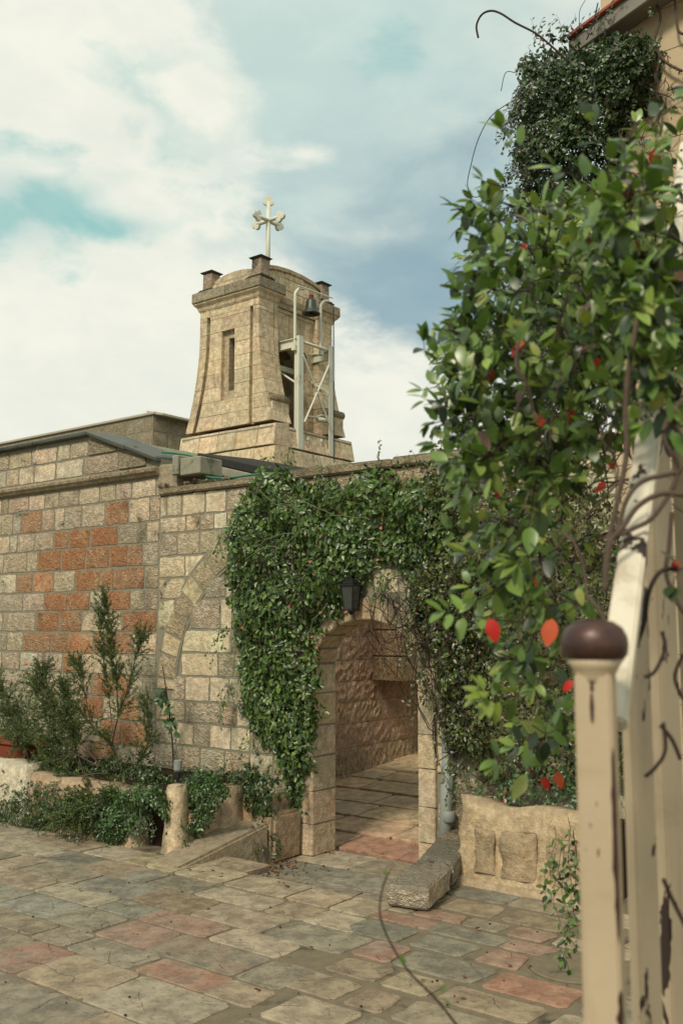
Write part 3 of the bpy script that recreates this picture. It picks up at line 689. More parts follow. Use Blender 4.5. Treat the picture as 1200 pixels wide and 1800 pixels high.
# ================================================================== BUILDING MASS under the tower
mass = T('flat_roof_building', 'low stone roof block carrying the bell tower behind the creeper', 'building', (-3, 2, 0))
MB().box(-6.5, -1.92, .35, 7, -.04, 3.62).build('wall', 'rough', mass, (.42, .35, .24, 0))
a = on(352, 806, .9); b = on(470, 822, .9)
MB().hexa([(a[0], .85, a[2] - .03), (b[0] + .15, .85, b[2] - .14), (b[0] + .15, 1.8, b[2] - .0), (a[0], 1.8, a[2] + .06), (a[0], .85, a[2] + .06), (b[0] + .15, .85, b[2] - .04), (b[0] + .15, 1.8, b[2] + .05), (a[0], 1.8, a[2] + .12)]).build('roof_edge', 'bitumen', mass, bevel=.01)
MB().hexa([(a[0] - .02, .80, a[2] - .13), (b[0] + .15, .80, b[2] - .24), (b[0] + .15, 1.7, b[2] - .3), (a[0] - .02, 1.7, a[2] - .2), (a[0] - .02, .80, a[2] - .032), (b[0] + .15, .80, b[2] - .142), (b[0] + .15, 1.7, b[2] - .15), (a[0] - .02, 1.7, a[2] - .05)]).build('fascia_board', 'concrete', mass, bevel=.008)
# ================================================================== REAR BUILDING at the back left
Y2 = 5.6
q0, q1 = on(270, 724, Y2), on(322, 742, Y2)
rear = T('rear_building', 'pale stone building with sheet metal roof edge behind the bell tower', 'building', (q0[0] - 3, Y2, 0))
ZB = float(q0[2])
MB().box(-14, q0[0], Y2, Y2 + 4, -.04, ZB - .06).build('wall', 'mortar', rear)
for k in range(5):
    z1 = ZB - .08 - k * .30; xs = joints(q0[0] - 5.2, float(q0[0]), .3, .7)
    for a, b in zip(xs[:-1], xs[1:]): stone(rear, a, b, z1 - .30, z1, Y2, 'rough', rgb((.44, .38, .27), .1), gap=.014)
    ysx = joints(Y2, Y2 + 3.0, .35, .7)
    for a, b in zip(ysx[:-1], ysx[1:]):
        o = stone(rear, a, b, z1 - .30, z1, 0, 'rough', rgb((.44, .38, .27), .1), gap=.014)
        o.location = np.array([q0[0] + .006, (a + b) / 2, z1 - .15]) - rear.base; o.rotation_euler = (0, 0, math.pi / 2)
MB().box(-14, q0[0] + .06, Y2 - .04, Y2 + 4, ZB - .055, ZB + .0).build('roof_edge', 'roofmetal', rear, bevel=.01)
mb = MB()
for k in range(22):
    yy = Y2 + k * .14; mb.hexa([(q0[0] - .2, yy, ZB + .004), (q0[0] + .28, yy, ZB - .10), (q0[0] + .28, yy + .12, ZB - .10), (q0[0] - .2, yy + .12, ZB + .004), (q0[0] - .2, yy, ZB + .05), (q0[0] + .28, yy, ZB - .06), (q0[0] + .28, yy + .12, ZB - .06), (q0[0] - .2, yy + .12, ZB + .05)])
mb.build('roof_ribs', 'roofmetal', rear)
# ================================================================== BELL TOWER
TX, TY = -2.159, 1.808; TD = 1.50
zt = lambda py: float(on(480, py, TY)[2])
Z1, Z2 = zt(783), zt(738)               # ledges of the two plinth tiers
ZS0, ZC0, ZC1 = Z2 + .02, zt(507), zt(478) # shaft foot, cornice underside, cornice top
TC = TX - .05 - .76                     # centre along the wall
HT, HB = .525, .762                     # half width at the top, at the foot
tw = T('bell_tower', 'limestone bell tower with flared buttresses, slit window and low domed top', 'tower', (TC, TY + TD / 2, 3.2))
def hw(z):                              # half width of the flared outline
    s = (z - ZS0) / (ZC0 - ZS0); return HT + (HB - HT) * max(0, 1 - s / .74) ** 1.75
TS = [(.68, .565, .385), (.65, .545, .375), (.70, .58, .40), (.62, .52, .36), (.67, .545, .37)]
def tcol(): return rgb(random.choice(TS), .09, .04)
Y0, Y1 = TY, TY + TD
# plinth tiers as blocks round a core
def tier(z0, z1, xa, xb, ya, yb, rows=1, chamf=.05):
    MB().box(xa + .04, xb - .04, ya + .04, yb - .04, z0 - .02, z1 - .03).build('core', 'mortar', tw)
    for r in range(rows):
        za, zb = z0 + (z1 - z0) * r / rows, z0 + (z1 - z0) * (r + 1) / rows; ch = chamf if r == rows - 1 else 0
        for a, b in zip(*(lambda q: (q[:-1], q[1:]))(joints(xa, xb - .0, .28, .42))):
            a2 = a + .003; b2 = b - .003 if b < xb - .01 else b
            MB().hexa([(a2, ya, za + .003), (b2, ya, za + .003), (b2, ya + .3, za + .003), (a2, ya + .3, za + .003), (a2, ya + ch, zb), (b2, ya + ch, zb), (b2, ya + .3, zb + ch * .5), (a2, ya + .3, zb + ch * .5)]).build('plinth_block', 'dressed', tw, tcol(), bevel=.007, jit=.003)
        for a, b in zip(*(lambda q: (q[:-1], q[1:]))(joints(ya + .303, yb, .28, .42))):
            MB().hexa([(xb - .3, a + .003, za + .003), (xb, a + .003, za + .003), (xb, b - .003, za + .003), (xb - .3, b - .003, za + .003), (xb - .3, a + .003, zb + ch * .5), (xb - ch, a + .003, zb), (xb - ch, b - .003, zb), (xb - .3, b - .003, zb + ch * .5)]).build('plinth_block', 'dressed', tw, tcol(), bevel=.007, jit=.003)
tier(3.25, Z1, TX - 1.95, TX + .05, TY - .06, Y1 + .22, 3, .04)
tier(Z1 + .02, Z2 - .02, TX - 1.68, TX, TY, Y1 + .14, 1, .05)
S0 = TY + .035                          # face plane of the shaft
D0, D1 = S0, TY + TD
PT = .30                                # pier thickness in y
rows = 9; zr = [ZS0 + (ZC0 - ZS0) * i / rows for i in range(rows + 1)]
def blk(x0a, x1a, x0b, x1b, y0, y1, za, zb, name='block', mat='dressed', col=None, bv=.0022):
    """block whose x limits differ at foot and head, so that it follows the flare"""
    e = .0008
    return MB().hexa([(x0a + e, y0, za + e), (x1a - e, y0, za + e), (x1a - e, y1, za + e), (x0a + e, y1, za + e), (x0b + e, y0, zb - e), (x1b - e, y0, zb - e), (x1b - e, y1, zb - e), (x0b + e, y1, zb - e)]).build(name, mat, tw, col or tcol(), bevel=bv, jit=.0015)
# side wall (towards the viewer's left): columns of blocks between shallow upright grooves, a niche and a slit
nzl = lambda py, x=-2.9: float(on(410, py, S0)[2])
NZ1, NZ0, SZ1 = zt(553) - .03, zt(664) - .02, zt(566) - .03
NX0, NX1, SX0, SX1 = TC - .125, TC + .105, TC - .045, TC + .085
MB().box(TC - .50, NX0, S0 + .06, S0 + .30, ZS0, ZC0).box(NX1, TC + .50, S0 + .06, S0 + .30, ZS0, ZC0).box(NX0, NX1, S0 + .06, S0 + .30, ZS0, NZ0).box(NX0, NX1, S0 + .06, S0 + .3, NZ1, ZC0).box(NX0, SX0, S0 + .06, S0 + .16, NZ0, NZ1).box(SX1, NX1, S0 + .06, S0 + .16, NZ0, NZ1).box(SX0, SX1, S0 + .06, S0 + .16, SZ1, NZ1).build('backing_wall', 'dressed', tw, (.50, .42, .29, 0))
GT = ZC0 - .13
for i in range(rows):
    for (za, zb) in (((zr[i], zr[i + 1]),) if not (i == rows - 1) else ((zr[i], GT), (GT, zr[i + 1]))):
        ha, hb = hw(za), hw(zb); full = za >= GT - .001
        # outer piers follow the flare
        gw = .055
        r0, r1 = (.37, .37 + gw)
        l0a, l0b = (-(ha - .13), -(hb - .13))
        blk(TC + r1 - (gw if full else 0), TC + ha, TC + r1 - (gw if full else 0), TC + hb, S0, S0 + .28, za, zb)
        blk(TC - ha, TC + l0a + (gw if full else 0), TC - hb, TC + l0b + (gw if full else 0), S0, S0 + .28, za, zb)
        xl = (l0a + gw, l0b + gw)
        dz = (zb - za) * random.uniform(-.0, .0)
        zm = (za + zb) / 2
        segs = [(xl[0], xl[1], NX0 - TC), (NX1 - TC, NX1 - TC, r0)] if NZ0 - .12 < zm < NZ1 + .02 else [(xl[0], xl[1], random.uniform(-.12, .0)), (None, None, r0)]
        prev = None
        for a0, a1, b_ in segs:
            if a0 is None: a0 = a1 = prev
            blk(TC + a0, TC + b_, TC + a1, TC + b_, S0 + .004, S0 + .1, za, zb); prev = b_
# faces that look along the wall: near pier and far pier, each a stack of curved blocks, ending in a rolled console
def pier(ya, yb, sgn, consoles=True):
    for i in range(rows):
        za, zb = zr[i], zr[i + 1]; ha, hb = hw(za), hw(zb)
        if sgn > 0: blk(TC + .20, TC + ha, TC + .20, TC + hb, ya, yb, za, zb)
        else: blk(TC - ha, TC - .20, TC - hb, TC - .20, ya, yb, za, zb)
    if consoles:
        zc_ = ZS0 + .30; xx = TC + sgn * (hw(zc_) + .02)
        MB().tube([(xx, ya - .012, zc_), (xx, yb + .012, zc_)], .055, 14).build('console_roll', 'dark', tw, (.36, .30, .2, 0), smooth=True, bevel=.0)
        MB().box(min(xx, xx - sgn * .12), max(xx, xx - sgn * .12) + .03, ya - .004, yb + .004, ZS0 + .001, zc_ - .03).build('console_foot', 'dressed', tw, tcol(), bevel=.006)
pier(S0 + .29, S0 + .36, 1, False); pier(D1 - .32, D1, 1); pier(D1 - .32, D1, -1); 
zc_ = ZS0 + .30; xx = TC + hw(zc_) + .02
MB().tube([(xx, S0 + .05, zc_), (xx, S0 + .37, zc_)], .055, 14).build('console_roll', 'dark', tw, (.36, .30, .2, 0), smooth=True)
MB().box(xx - .12, xx + .03, S0 + .05, S0 + .365, ZS0 + .001, zc_ - .03).build('console_foot', 'dressed', tw, tcol(), bevel=.006)
# recessed end wall with the arched belfry opening
RX = TC + HT - .07; OY0, OY1 = S0 + .37, D1 - .44; OA = zt(566) ; OS = OA - .16
ms = MB(); k = 14
for i in range(k):
    f_ = lambda t: (OY0 + (OY1 - OY0) * t, OS + (OA - OS) * math.sin(math.pi * t) ** .8)
    (ya, za), (yb, zb) = f_(i / k), f_((i + 1) / k)
    ms.add([(RX - .25, ya, za), (RX - .25, yb, zb), (RX - .25, yb, ZC0 + .2), (RX - .25, ya, ZC0 + .2), (RX, ya, za), (RX, yb, zb), (RX, yb, ZC0 + .2), (RX, ya, ZC0 + .2)], [(7, 6, 5, 4), (0, 1, 2, 3), (0, 4, 5, 1)])
ms.box(RX - .25, RX, OY1, D1 - .3, ZS0, ZC0 + .2); ms.box(RX - .25, RX, S0 + .30, OY0, ZS0, ZC0 + .2)
ms.box(TC - .45, TC - .30, S0 + .2, D1 - .2, ZS0, ZC0); ms.box(TC - .45, RX - .2, D1 - .31, D1 - .02, ZS0, ZC0)
ms.build('belfry_wall', 'dressed', tw, (.65, .545, .375, 0))
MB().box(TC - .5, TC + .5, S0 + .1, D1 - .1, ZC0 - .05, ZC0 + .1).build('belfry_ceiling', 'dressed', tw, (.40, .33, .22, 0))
for i in range(rows - 2):                # block joints on the strip beside the opening
    MB().box(RX - .02, RX + .006, OY1 + .004, D1 - .325, zr[i] + .004, zr[i + 1] - .004).build('block', 'dressed', tw, tcol(), bevel=.003)
for t in range(7):                       # arch stones
    f_ = lambda t_, e=0: (OY0 + (OY1 - OY0) * t_, OS + (OA - OS) * math.sin(math.pi * t_) ** .8 + e)
    a, b = f_(t / 7 + .006), f_((t + 1) / 7 - .006)
    MB().prism([(a[0], a[1]), (b[0], b[1]), (b[0] + (t - 3) * .02, OA + .30), (a[0] + (t - 3.6) * .02, OA + .30)], RX - .01, RX + .007, 'x').build('arch_stone', 'dressed', tw, tcol(), bevel=.003)
MB().box(RX - .05, RX + .045, S0 + .37, D1 - .33, ZC0 - .005, ZC0 + .03).build('moulding', 'dressed', tw, (.38, .32, .2, 0), bevel=.006)
# cornice over the piers: a cyma band and a slab; broken back between the piers
def corn(xa, xb, ya, yb, fx0, fx1, fy0, fy1):
    """box-like band from za to zb that grows outward by the overhangs on the free sides"""
    lv = [(ZC0 - .045, .0), (ZC0 - .02, .018), (ZC0 + .02, .03), (ZC0 + .055, .065), (ZC0 + .07, .07)]
    mb = MB()
    for (za, ea), (zb, eb) in zip(lv[:-1], lv[1:]):
        mb.hexa([(xa - ea * fx0, ya - ea * fy0, za), (xb + ea * fx1, ya - ea * fy0, za), (xb + ea * fx1, yb + ea * fy1, za), (xa - ea * fx0, yb + ea * fy1, za),
                 (xa - eb * fx0, ya - eb * fy0, zb), (xb + eb * fx1, ya - eb * fy0, zb), (xb + eb * fx1, yb + eb * fy1, zb), (xa - eb * fx0, yb + eb * fy1, zb)])
    mb.build('cornice', 'dressed', tw, (.65, .545, .375, 0))
    e = .085; n = max(1, round((xb - xa) / .42)); 
    for i in range(n):
        x0, x1 = xa - e * fx0 + (xb - xa + e * (fx0 + fx1)) * i / n, xa - e * fx0 + (xb - xa + e * (fx0 + fx1)) * (i + 1) / n
        MB().box(x0 + .002, x1 - .002, ya - e * fy0, yb + e * fy1, ZC0 + .073, ZC1 + random.uniform(-.008, .004)).build('cornice_slab', 'dark' if random.random() < .6 else 'dressed', tw, rgb((.36, .31, .21), .08), bevel=.010, jit=.003)
corn(TC - HT, TC + HT, S0, S0 + .34, 1, 1, 1, 1)
corn(TC + HT - .32, TC + HT, D1 - .32, D1, 0, 1, 1, 1); corn(TC - HT, TC - HT + .32, D1 - .32, D1, 1, 0, 1, 1)
# low domed top: a segmental gable on each face crossing over
CZ = ZC1 - .06; RP = zt(449) + .05 - CZ
arc = lambda c, h, n=18, p=RP: [(c + h * math.cos(math.pi - math.pi * i / n), CZ + .10 + (p - .10) * (math.sin(math.pi * i / n)) ** .75) for i in range(n + 1)]
yc_ = (S0 + D1) / 2; hy = (D1 - S0) / 2 - .05
a_ = arc(yc_, hy); MB().prism([(a_[0][0], CZ - .25)] + a_ + [(a_[-1][0], CZ - .25)], TC - .40, TC + HT - .055, 'x').build('domed_roof', 'dressed', tw, (.65, .545, .375, 0))
a_ = arc(TC, HT - .08, p=RP - .03); MB().prism([(a_[0][0], CZ - .05)] + a_ + [(a_[-1][0], CZ - .05)], S0 + .10, D1 - .12, 'y').build('domed_roof', 'dressed', tw, (.65, .545, .375, 0))
# coping stones on the curved gable
a_ = arc(yc_, hy + .02, 9)
for (p, q) in zip(a_[:-1], a_[1:]):
    MB().hexa([(RX - .10, p[0] + .003, p[1] - .02), (RX + .045, p[0] + .003, p[1] - .02), (RX + .045, q[0] - .003, q[1] - .02), (RX - .10, q[0] - .003, q[1] - .02),
               (RX - .10, p[0] + .003, p[1] + .035), (RX + .045, p[0] + .003, p[1] + .035), (RX + .045, q[0] - .003, q[1] + .035), (RX - .10, q[0] - .003, q[1] + .035)]).build('gable_coping', 'dressed', tw, rgb((.42, .35, .23), .06), bevel=.004)
for j, (za, zb, n) in enumerate(((ZC0 + .035, CZ + .06, 4), (CZ + .062, CZ + .22, 3), (CZ + .222, CZ + .33, 2))):
    w_ = (D1 - S0 - .75) * (1, .86, .55)[j]
    for i in range(n):
        MB().box(RX + .012, RX + .024, yc_ - w_ / 2 + w_ * i / n + .003, yc_ - w_ / 2 + w_ * (i + 1) / n - .003, za + .002, zb - .002).build('block', 'dressed', tw, tcol(), bevel=.003)
# pinnacles: moulded foot, square shaft, little hipped cap
for (px_, py_) in ((TC + HT - .09, S0 + .12), (TC - HT + .08, S0 + .12), (TC + HT - .09, D1 - .13), (TC - HT + .08, D1 - .13)):
    sq = lambda r, z: [(px_ - r, py_ - r, z), (px_ + r, py_ - r, z), (px_ + r, py_ + r, z), (px_ - r, py_ + r, z)]
    p_ = MB().hexa(sq(.125, ZC1 + .053) + sq(.088, ZC1 + .075)).hexa(sq(.083, ZC1 + .076) + sq(.080, ZC1 + .285))
    po = p_.build('pinnacle', 'dark', tw, (.42, .33, .25, 0), bevel=.006)
    c_ = MB().hexa(sq(.088, ZC1 + .286) + sq(.110, ZC1 + .305)).hexa(sq(.112, ZC1 + .306) + sq(.04, ZC1 + .345))
    pc = c_.build('pinnacle_cap', 'dark', Part(po, tw), (.10, .095, .07, 0))
    f_ = MB().hexa(sq(.10, ZC1 - .001) + sq(.14, ZC1 + .03)).hexa(sq(.14, ZC1 + .031) + sq(.11, ZC1 + .052)); f_.build('pinnacle_foot', 'dark', Part(po, tw), (.13, .12, .09, 0), bevel=.004)
# ------------------------------------------------------------------ cross
cb = (TC, yc_, CZ + RP)
cr = T('cross', 'white metal cross with four trefoil-ended arms standing on the domed tower top', 'cross', cb)
zc = float(on(468.5, 389, yc_)[2]); ztop = float(on(468.5, 357, yc_)[2])
MB().tube([(cb[0], cb[1], CZ + RP - .1), (cb[0], cb[1], ztop)], .031, 10).build('pole', 'white_metal', cr, smooth=True)
def trefoil(c, ax, side, r=.046):
    mb = MB(); c = np.array(c); ax = np.array(ax, float); side = np.array(side, float); nrm = np.cross(ax, side)
    for d in (ax * .055, side * .032, -side * .032): mb.lathe([(r * .3, -.022), (r * .95, -.02), (r, 0), (r * .95, .02), (r * .3, .022)], c + d, 16, nrm)
    return mb
up = (0, 0, 1)
for d in ((1, 0, 0), (-1, 0, 0), (0, 1, 0), (0, -1, 0)):
    d = np.array(d, float); e = np.array([cb[0], cb[1], zc]) + d * .20
    ar = MB().tube([(cb[0], cb[1], zc), e], .027, 8).build('arm', 'white_metal', cr, smooth=True)
    trefoil(e, d, up).build('trefoil', 'white_metal', Part(ar, cr), smooth=False)
trefoil((cb[0], cb[1], ztop), (0, 0, 1), (.7, .7, 0)).build('trefoil', 'white_metal', cr)
# ------------------------------------------------------------------ steel bell frame
FX = TX - .03
fy1 = float(onx(526, 700, FX)[1]); fy2 = float(onx(580, 700, FX)[1])
zf = lambda px, py: float(onx(px, py, FX)[2])
zb0, zt1, zt2 = Z1 + .03, zf(526, 591), zf(580, 609)
fr = T('steel_bell_stand', 'cream steel stand with crossed braces and two hooked pipes on the tower side', 'bell stand', (FX, (fy1 + fy2) / 2, zb0))
def lpost(y, z1, s): # angle section
    return MB().box(FX - .045, FX + .03, y - .006, y + .006, zb0, z1).box(FX + .018, FX + .03, min(y + .006 * s, y + .085 * s), max(y + .006 * s, y + .085 * s), zb0, z1)
lpost(fy1 - .04, zt1, 1).build('post', 'white_metal', fr); lpost(fy2 + .03, zt2, -1).build('post', 'white_metal', fr)
MB().box(FX - .62, FX - .53, fy1 - .045, fy1 - .033, zb0 + .02, zt1).build('post', 'white_metal', fr); MB().box(FX - .62, FX - .53, fy2 + .03, fy2 + .042, zb0 + .02, zt2).build('post', 'white_metal', fr)
P_ = lambda px, py, dx=0: tuple(onx(px, py, FX + dx))
for a, b, r in (((533, 625), (583, 757), .013), ((578, 642), (535, 742), .013)):
    MB().tube([P_(*a, .035), P_(*b, .035)], r, 8).build('brace', 'white_metal', fr)
MB().tube([P_(533, 601), P_(578, 617)], .020, 10).build('top_bar', 'white_metal', fr, smooth=True)
MB().tube([(FX - .58, fy1, zt1 - .25), (FX - .02, fy1, zt1 - .62)], .014, 8).build('brace', 'white_metal', fr)
MB().tube([(FX - .58, fy2, zt1 - .25), (FX - .02, fy2, zt1 - .62)], .012, 8).build('brace', 'white_metal', fr)
for y_ in (fy1 - .05, fy2 + .04):
    MB().box(FX - .85, FX + .0, y_ - .03, y_ + .03, zt1 - .155, zt1 - .145).box(FX - .85, FX + .0, y_ - .03, y_ + .03, zt1 - .045, zt1 - .035).box(FX - .85, FX + .0, y_ - .004, y_ + .004, zt1 - .145, zt1 - .045).build('beam', 'white_metal', fr)
MB().box(FX - .60, FX - .54, fy1, fy2, zt1 - .30, zt1 - .23).build('cross_beam', 'white_metal', fr)
MB().box(FX - .60, FX - .54, fy1, fy2, zb0 + .22, zb0 + .27).build('cross_beam', 'white_metal', fr)
for a, b in (((518, 610), (514, 512)), ((563, 618), (562, 535))):
    p0 = np.array(P_(*a, -.03)); p1 = np.array(P_(*b, -.03)); top = p1[2]; h_ = .12
    line = [p0, p0 + (0, 0, (top - p0[2]) * .5), (p0[0], p0[1], top - .05), (p0[0], p0[1] + .02, top + .01), (p0[0] + .01, p0[1] + .07, top + .065), (p0[0] + .02, p0[1] + .15, top + .085)]
    MB().tube(smooth_line(line, 5), .019, 10).build('hooked_pipe', 'white_metal', fr, smooth=True)
    MB().box(p0[0] - .03, p0[0] + .03, p0[1] - .035, p0[1] + .035, p0[2] - .05, p0[2] + .02).build('clamp', 'white_metal', fr, bevel=.004)
for px_ in (520, 536, 560, 575):
    MB().lathe([(.012, 0), (.012, .05), (.02, .05), (.02, .07), (.008, .09)], tuple(onx(px_ + 4, 779 + (px_ - 520) * .12, FX + .0)), 8).build('anchor_bolt', 'white_metal', fr)
MB().tube([P_(536, 731), P_(552, 733), P_(560, 735)], .011, 8).build('hammer_rod', 'white_metal', fr)
MB().tube([P_(558, 737), P_(576, 740)], .032, 12).tube(smooth_line([P_(555, 734), P_(564, 730), P_(578, 733), P_(586, 735)], 5), .014, 8).build('hammer_motor', 'white_metal', fr, smooth=True)
pa, pb = np.array(P_(524, 502)), np.array(P_(584, 524))
MB().tube([pa + (0, 0, .0), pa * .5 + pb * .5 + (0, 0, -.0), pb], .009, 8).build('hanging_rod', 'white_metal', fr)
# bell
bc = np.array(P_(547, 526)); s_ = .115
be = T('bell', 'small dark bronze bell hanging between the hooked pipes', 'bell', bc + (0, 0, -.24))
H_ = .20
MB().lathe([(.02, 0), (.055, -.004), (.066, -.03), (.072, -.09), (.085, -.14), (.105, -.175), (.118, -.19), (.118, -.2), (.10, -.2), (.06, -.12)], bc + (0, 0, 0), 28).build('bell_body', 'bronze', be, smooth=True)
MB().lathe([(.006, -.23), (.02, -.215), (.018, -.2), (.007, -.18), (.006, -.1)], bc, 12).build('clapper', 'bronze', be, smooth=True)
MB().box(bc[0] - .02, bc[0] + .02, bc[1] - .03, bc[1] + .03, bc[2] + .001, bc[2] + .06).build('yoke', 'terracotta', be, bevel=.005)
# chain
pc0, pc1 = P_(586, 540, .10), P_(587, 812, .12)
ch = T('chain', 'thin dark bell chain hanging down the tower corner beside the steel frame', 'chain', pc1)
mb = MB(); L = pc0[2] - pc1[2]; nl = 46
for i in range(nl):
    z_ = pc0[2] - L * i / nl; h_ = L / nl * 1.25; d = (.011, 0) if i % 2 else (0, .011); x_, y_ = pc0[0] + (pc1[0] - pc0[0]) * i / nl, pc0[1] + (pc1[1] - pc0[1]) * i / nl
    mb.tube([(x_, y_, z_), (x_ + d[0], y_ + d[1], z_ - h_ * .3), (x_ + d[0], y_ + d[1], z_ - h_ * .7), (x_, y_, z_ - h_), (x_ - d[0], y_ - d[1], z_ - h_ * .7), (x_ - d[0], y_ - d[1], z_ - h_ * .3), (x_, y_, z_)], .0042, 4)
mb.build('links', 'black', ch)
# ================================================================== HOUSE at the right, beyond the railing
hx = XE; ho = T('cream_house', 'tall cream stone house corner with grey eave under a mass of hanging creeper', 'house', (hx + 1, 0, 0))
HZ = 7.2
MB().box(hx + .03, hx + 6, .03, 1.7, -.04, HZ + 1.0).build('wall', 'house', ho)
e0, e1 = on(1000, 74, -.18), on(1102, 0, -.18)
sl = (e1[2] - e0[2]) / (e1[0] - e0[0])
zee = lambda x: e0[2] + sl * (x - e0[0])
z = .1; k = 0
while z < 9.4:
    h_ = .34; xs = joints(hx, hx + 3.2, .9, 1.5)
    for a, b in zip(xs[:-1], xs[1:]):
        if z + h_ > zee(b) + .1: continue
        MB().box(a + .002, b - .002, 0, .04, z + .002, z + h_ - .002).build('ashlar_stone', 'house', ho, bevel=.003)
    for y in (.04, .87):
        if z < 6.2: MB().box(hx, hx + .04, y + .003, y + .81, z + .002, z + h_ - .002).build('ashlar_stone', 'house', ho, bevel=.003)
    z += h_
xa, xb = e0[0] + .0, hx + 4.5
def ev(d0, d1, y0, y1, name, mt):
    MB().hexa([(xa, y0, zee(xa) + d0), (xb, y0, zee(xb) + d0), (xb, y1, zee(xb) + d0), (xa, y1, zee(xa) + d0), (xa, y0, zee(xa) + d1), (xb, y0, zee(xb) + d1), (xb, y1, zee(xb) + d1), (xa, y1, zee(xa) + d1)]).build(name, mt, ho, bevel=.006)
ev(-.13, .0, -.20, -.17, 'eave_board', 'eave'); ev(-.11, -.02, -.165, .6, 'soffit', 'eave'); ev(.003, .035, -.235, 1.8, 'roof_edge', 'redtile')
# ================================================================== SMALL FIXED THINGS
# concrete gutter block and hose on the parapet
q = on(308, 836, -.02); q2 = on(355, 801, -.02)
jb = T('gutter_block', 'square mossy concrete block box on the wall top beside the lead coping', 'concrete block', (q[0], 0, q[2]))
MB().box(q[0], q[0] + .09, -.07, .30, q[2], q2[2] + .04).build('side_plate', 'concrete', jb, bevel=.01, jit=.004)
MB().box(q[0] + .095, q2[0], -.045, .28, q[2] - .02, q2[2]).build('block_body', 'concrete', jb, bevel=.01, jit=.005)
MB().box(XR - .06, q[0] - .01, -.02, .26, ZW + .06, q2[2] - .02).build('plaster_packing', 'plaster', jb, (.36, .31, .22, 0), bevel=.03, jit=.015)
hs = T('garden_hose', 'thin green hose lying over the wall top behind the concrete block', 'hose', (q2[0] + .2, 0, q[2]))
MB().tube(smooth_line([on(285, 795, .1), on(310, 797, .1), on(345, 805, .1), on(352, 830, .1), on(365, 838, .05), on(400, 840, .05), on(470, 832, .1), on(520, 836, .1)], 6), .012, 6).build('hose', 'hose', hs, smooth=True)
# lantern
lc = on(617, 1050, -.13)
la = T('lantern', 'small black iron lantern hanging among creeper above the door arch', 'lantern', lc - (0, 0, .14))
MB().box(lc[0] - .075, lc[0] + .075, lc[1] - .075, lc[1] + .075, lc[2] + .10, lc[2] + .115).hexa([(lc[0] - .07, lc[1] - .07, lc[2] + .118), (lc[0] + .07, lc[1] - .07, lc[2] + .118), (lc[0] + .07, lc[1] + .07, lc[2] + .118), (lc[0] - .07, lc[1] + .07, lc[2] + .118), (lc[0] - .02, lc[1] - .02, lc[2] + .17), (lc[0] + .02, lc[1] - .02, lc[2] + .17), (lc[0] + .02, lc[1] + .02, lc[2] + .17), (lc[0] - .02, lc[1] + .02, lc[2] + .17)]).build('lamp_cap', 'black', la)
mb = MB()
for sx in (-1, 1):
    for sy in (-1, 1): mb.tube([(lc[0] + sx * .065, lc[1] + sy * .065, lc[2] + .10), (lc[0] + sx * .045, lc[1] + sy * .045, lc[2] - .10)], .006, 5)
mb.box(lc[0] - .055, lc[0] + .055, lc[1] - .055, lc[1] + .055, lc[2] - .115, lc[2] - .10); mb.tube([(lc[0], lc[1], lc[2] + .16), (lc[0], -.03, lc[2] + .22)], .009, 6); mb.lathe([(.012, -.15), (.02, -.13), (.05, -.115)], lc, 8)
mb.build('lantern_frame', 'black', la)
gl = simple('smoky_glass', (.05, .055, .05), .15, .5, .1); M['glass'] = gl
MB().hexa([(lc[0] - .04, lc[1] - .04, lc[2] - .098), (lc[0] + .04, lc[1] - .04, lc[2] - .098), (lc[0] + .04, lc[1] + .04, lc[2] - .098), (lc[0] - .04, lc[1] + .04, lc[2] - .098), (lc[0] - .06, lc[1] - .06, lc[2] + .098), (lc[0] + .06, lc[1] - .06, lc[2] + .098), (lc[0] + .06, lc[1] + .06, lc[2] + .098), (lc[0] - .06, lc[1] + .06, lc[2] + .098)]).build('glass_pane', 'glass', la)
# drain pipe
d0, d1 = on(787, 1318, -.09), on(779, 1485, -.09)
dp = T('drain_pipe', 'grey plastic drain pipe on the wall between doorway and stone trough', 'drain pipe', (d1[0], -.09, .02))
MB().tube([(d0[0], -.09, d0[2]), (d1[0], -.09, .04)], .048, 18).build('pipe', 'pipe', dp, smooth=True)
MB().tube(smooth_line([(d0[0], -.09, d0[2] - .02), (d0[0], -.09, d0[2] + .10), (d0[0] + .03, -.07, d0[2] + .2), (d0[0] + .12, -.06, d0[2] + .32), (d0[0] + .14, -.06, d0[2] + 1.2)], 5), .05, 18).build('pipe_bend', 'pipe', dp, smooth=True)
MB().tube([(d0[0] - .0, -.09, 1.0 - .52), (d0[0], -.09, 1.0 - .44)], .054, 18).build('coupling', 'pipe', dp, smooth=True, bevel=.003)
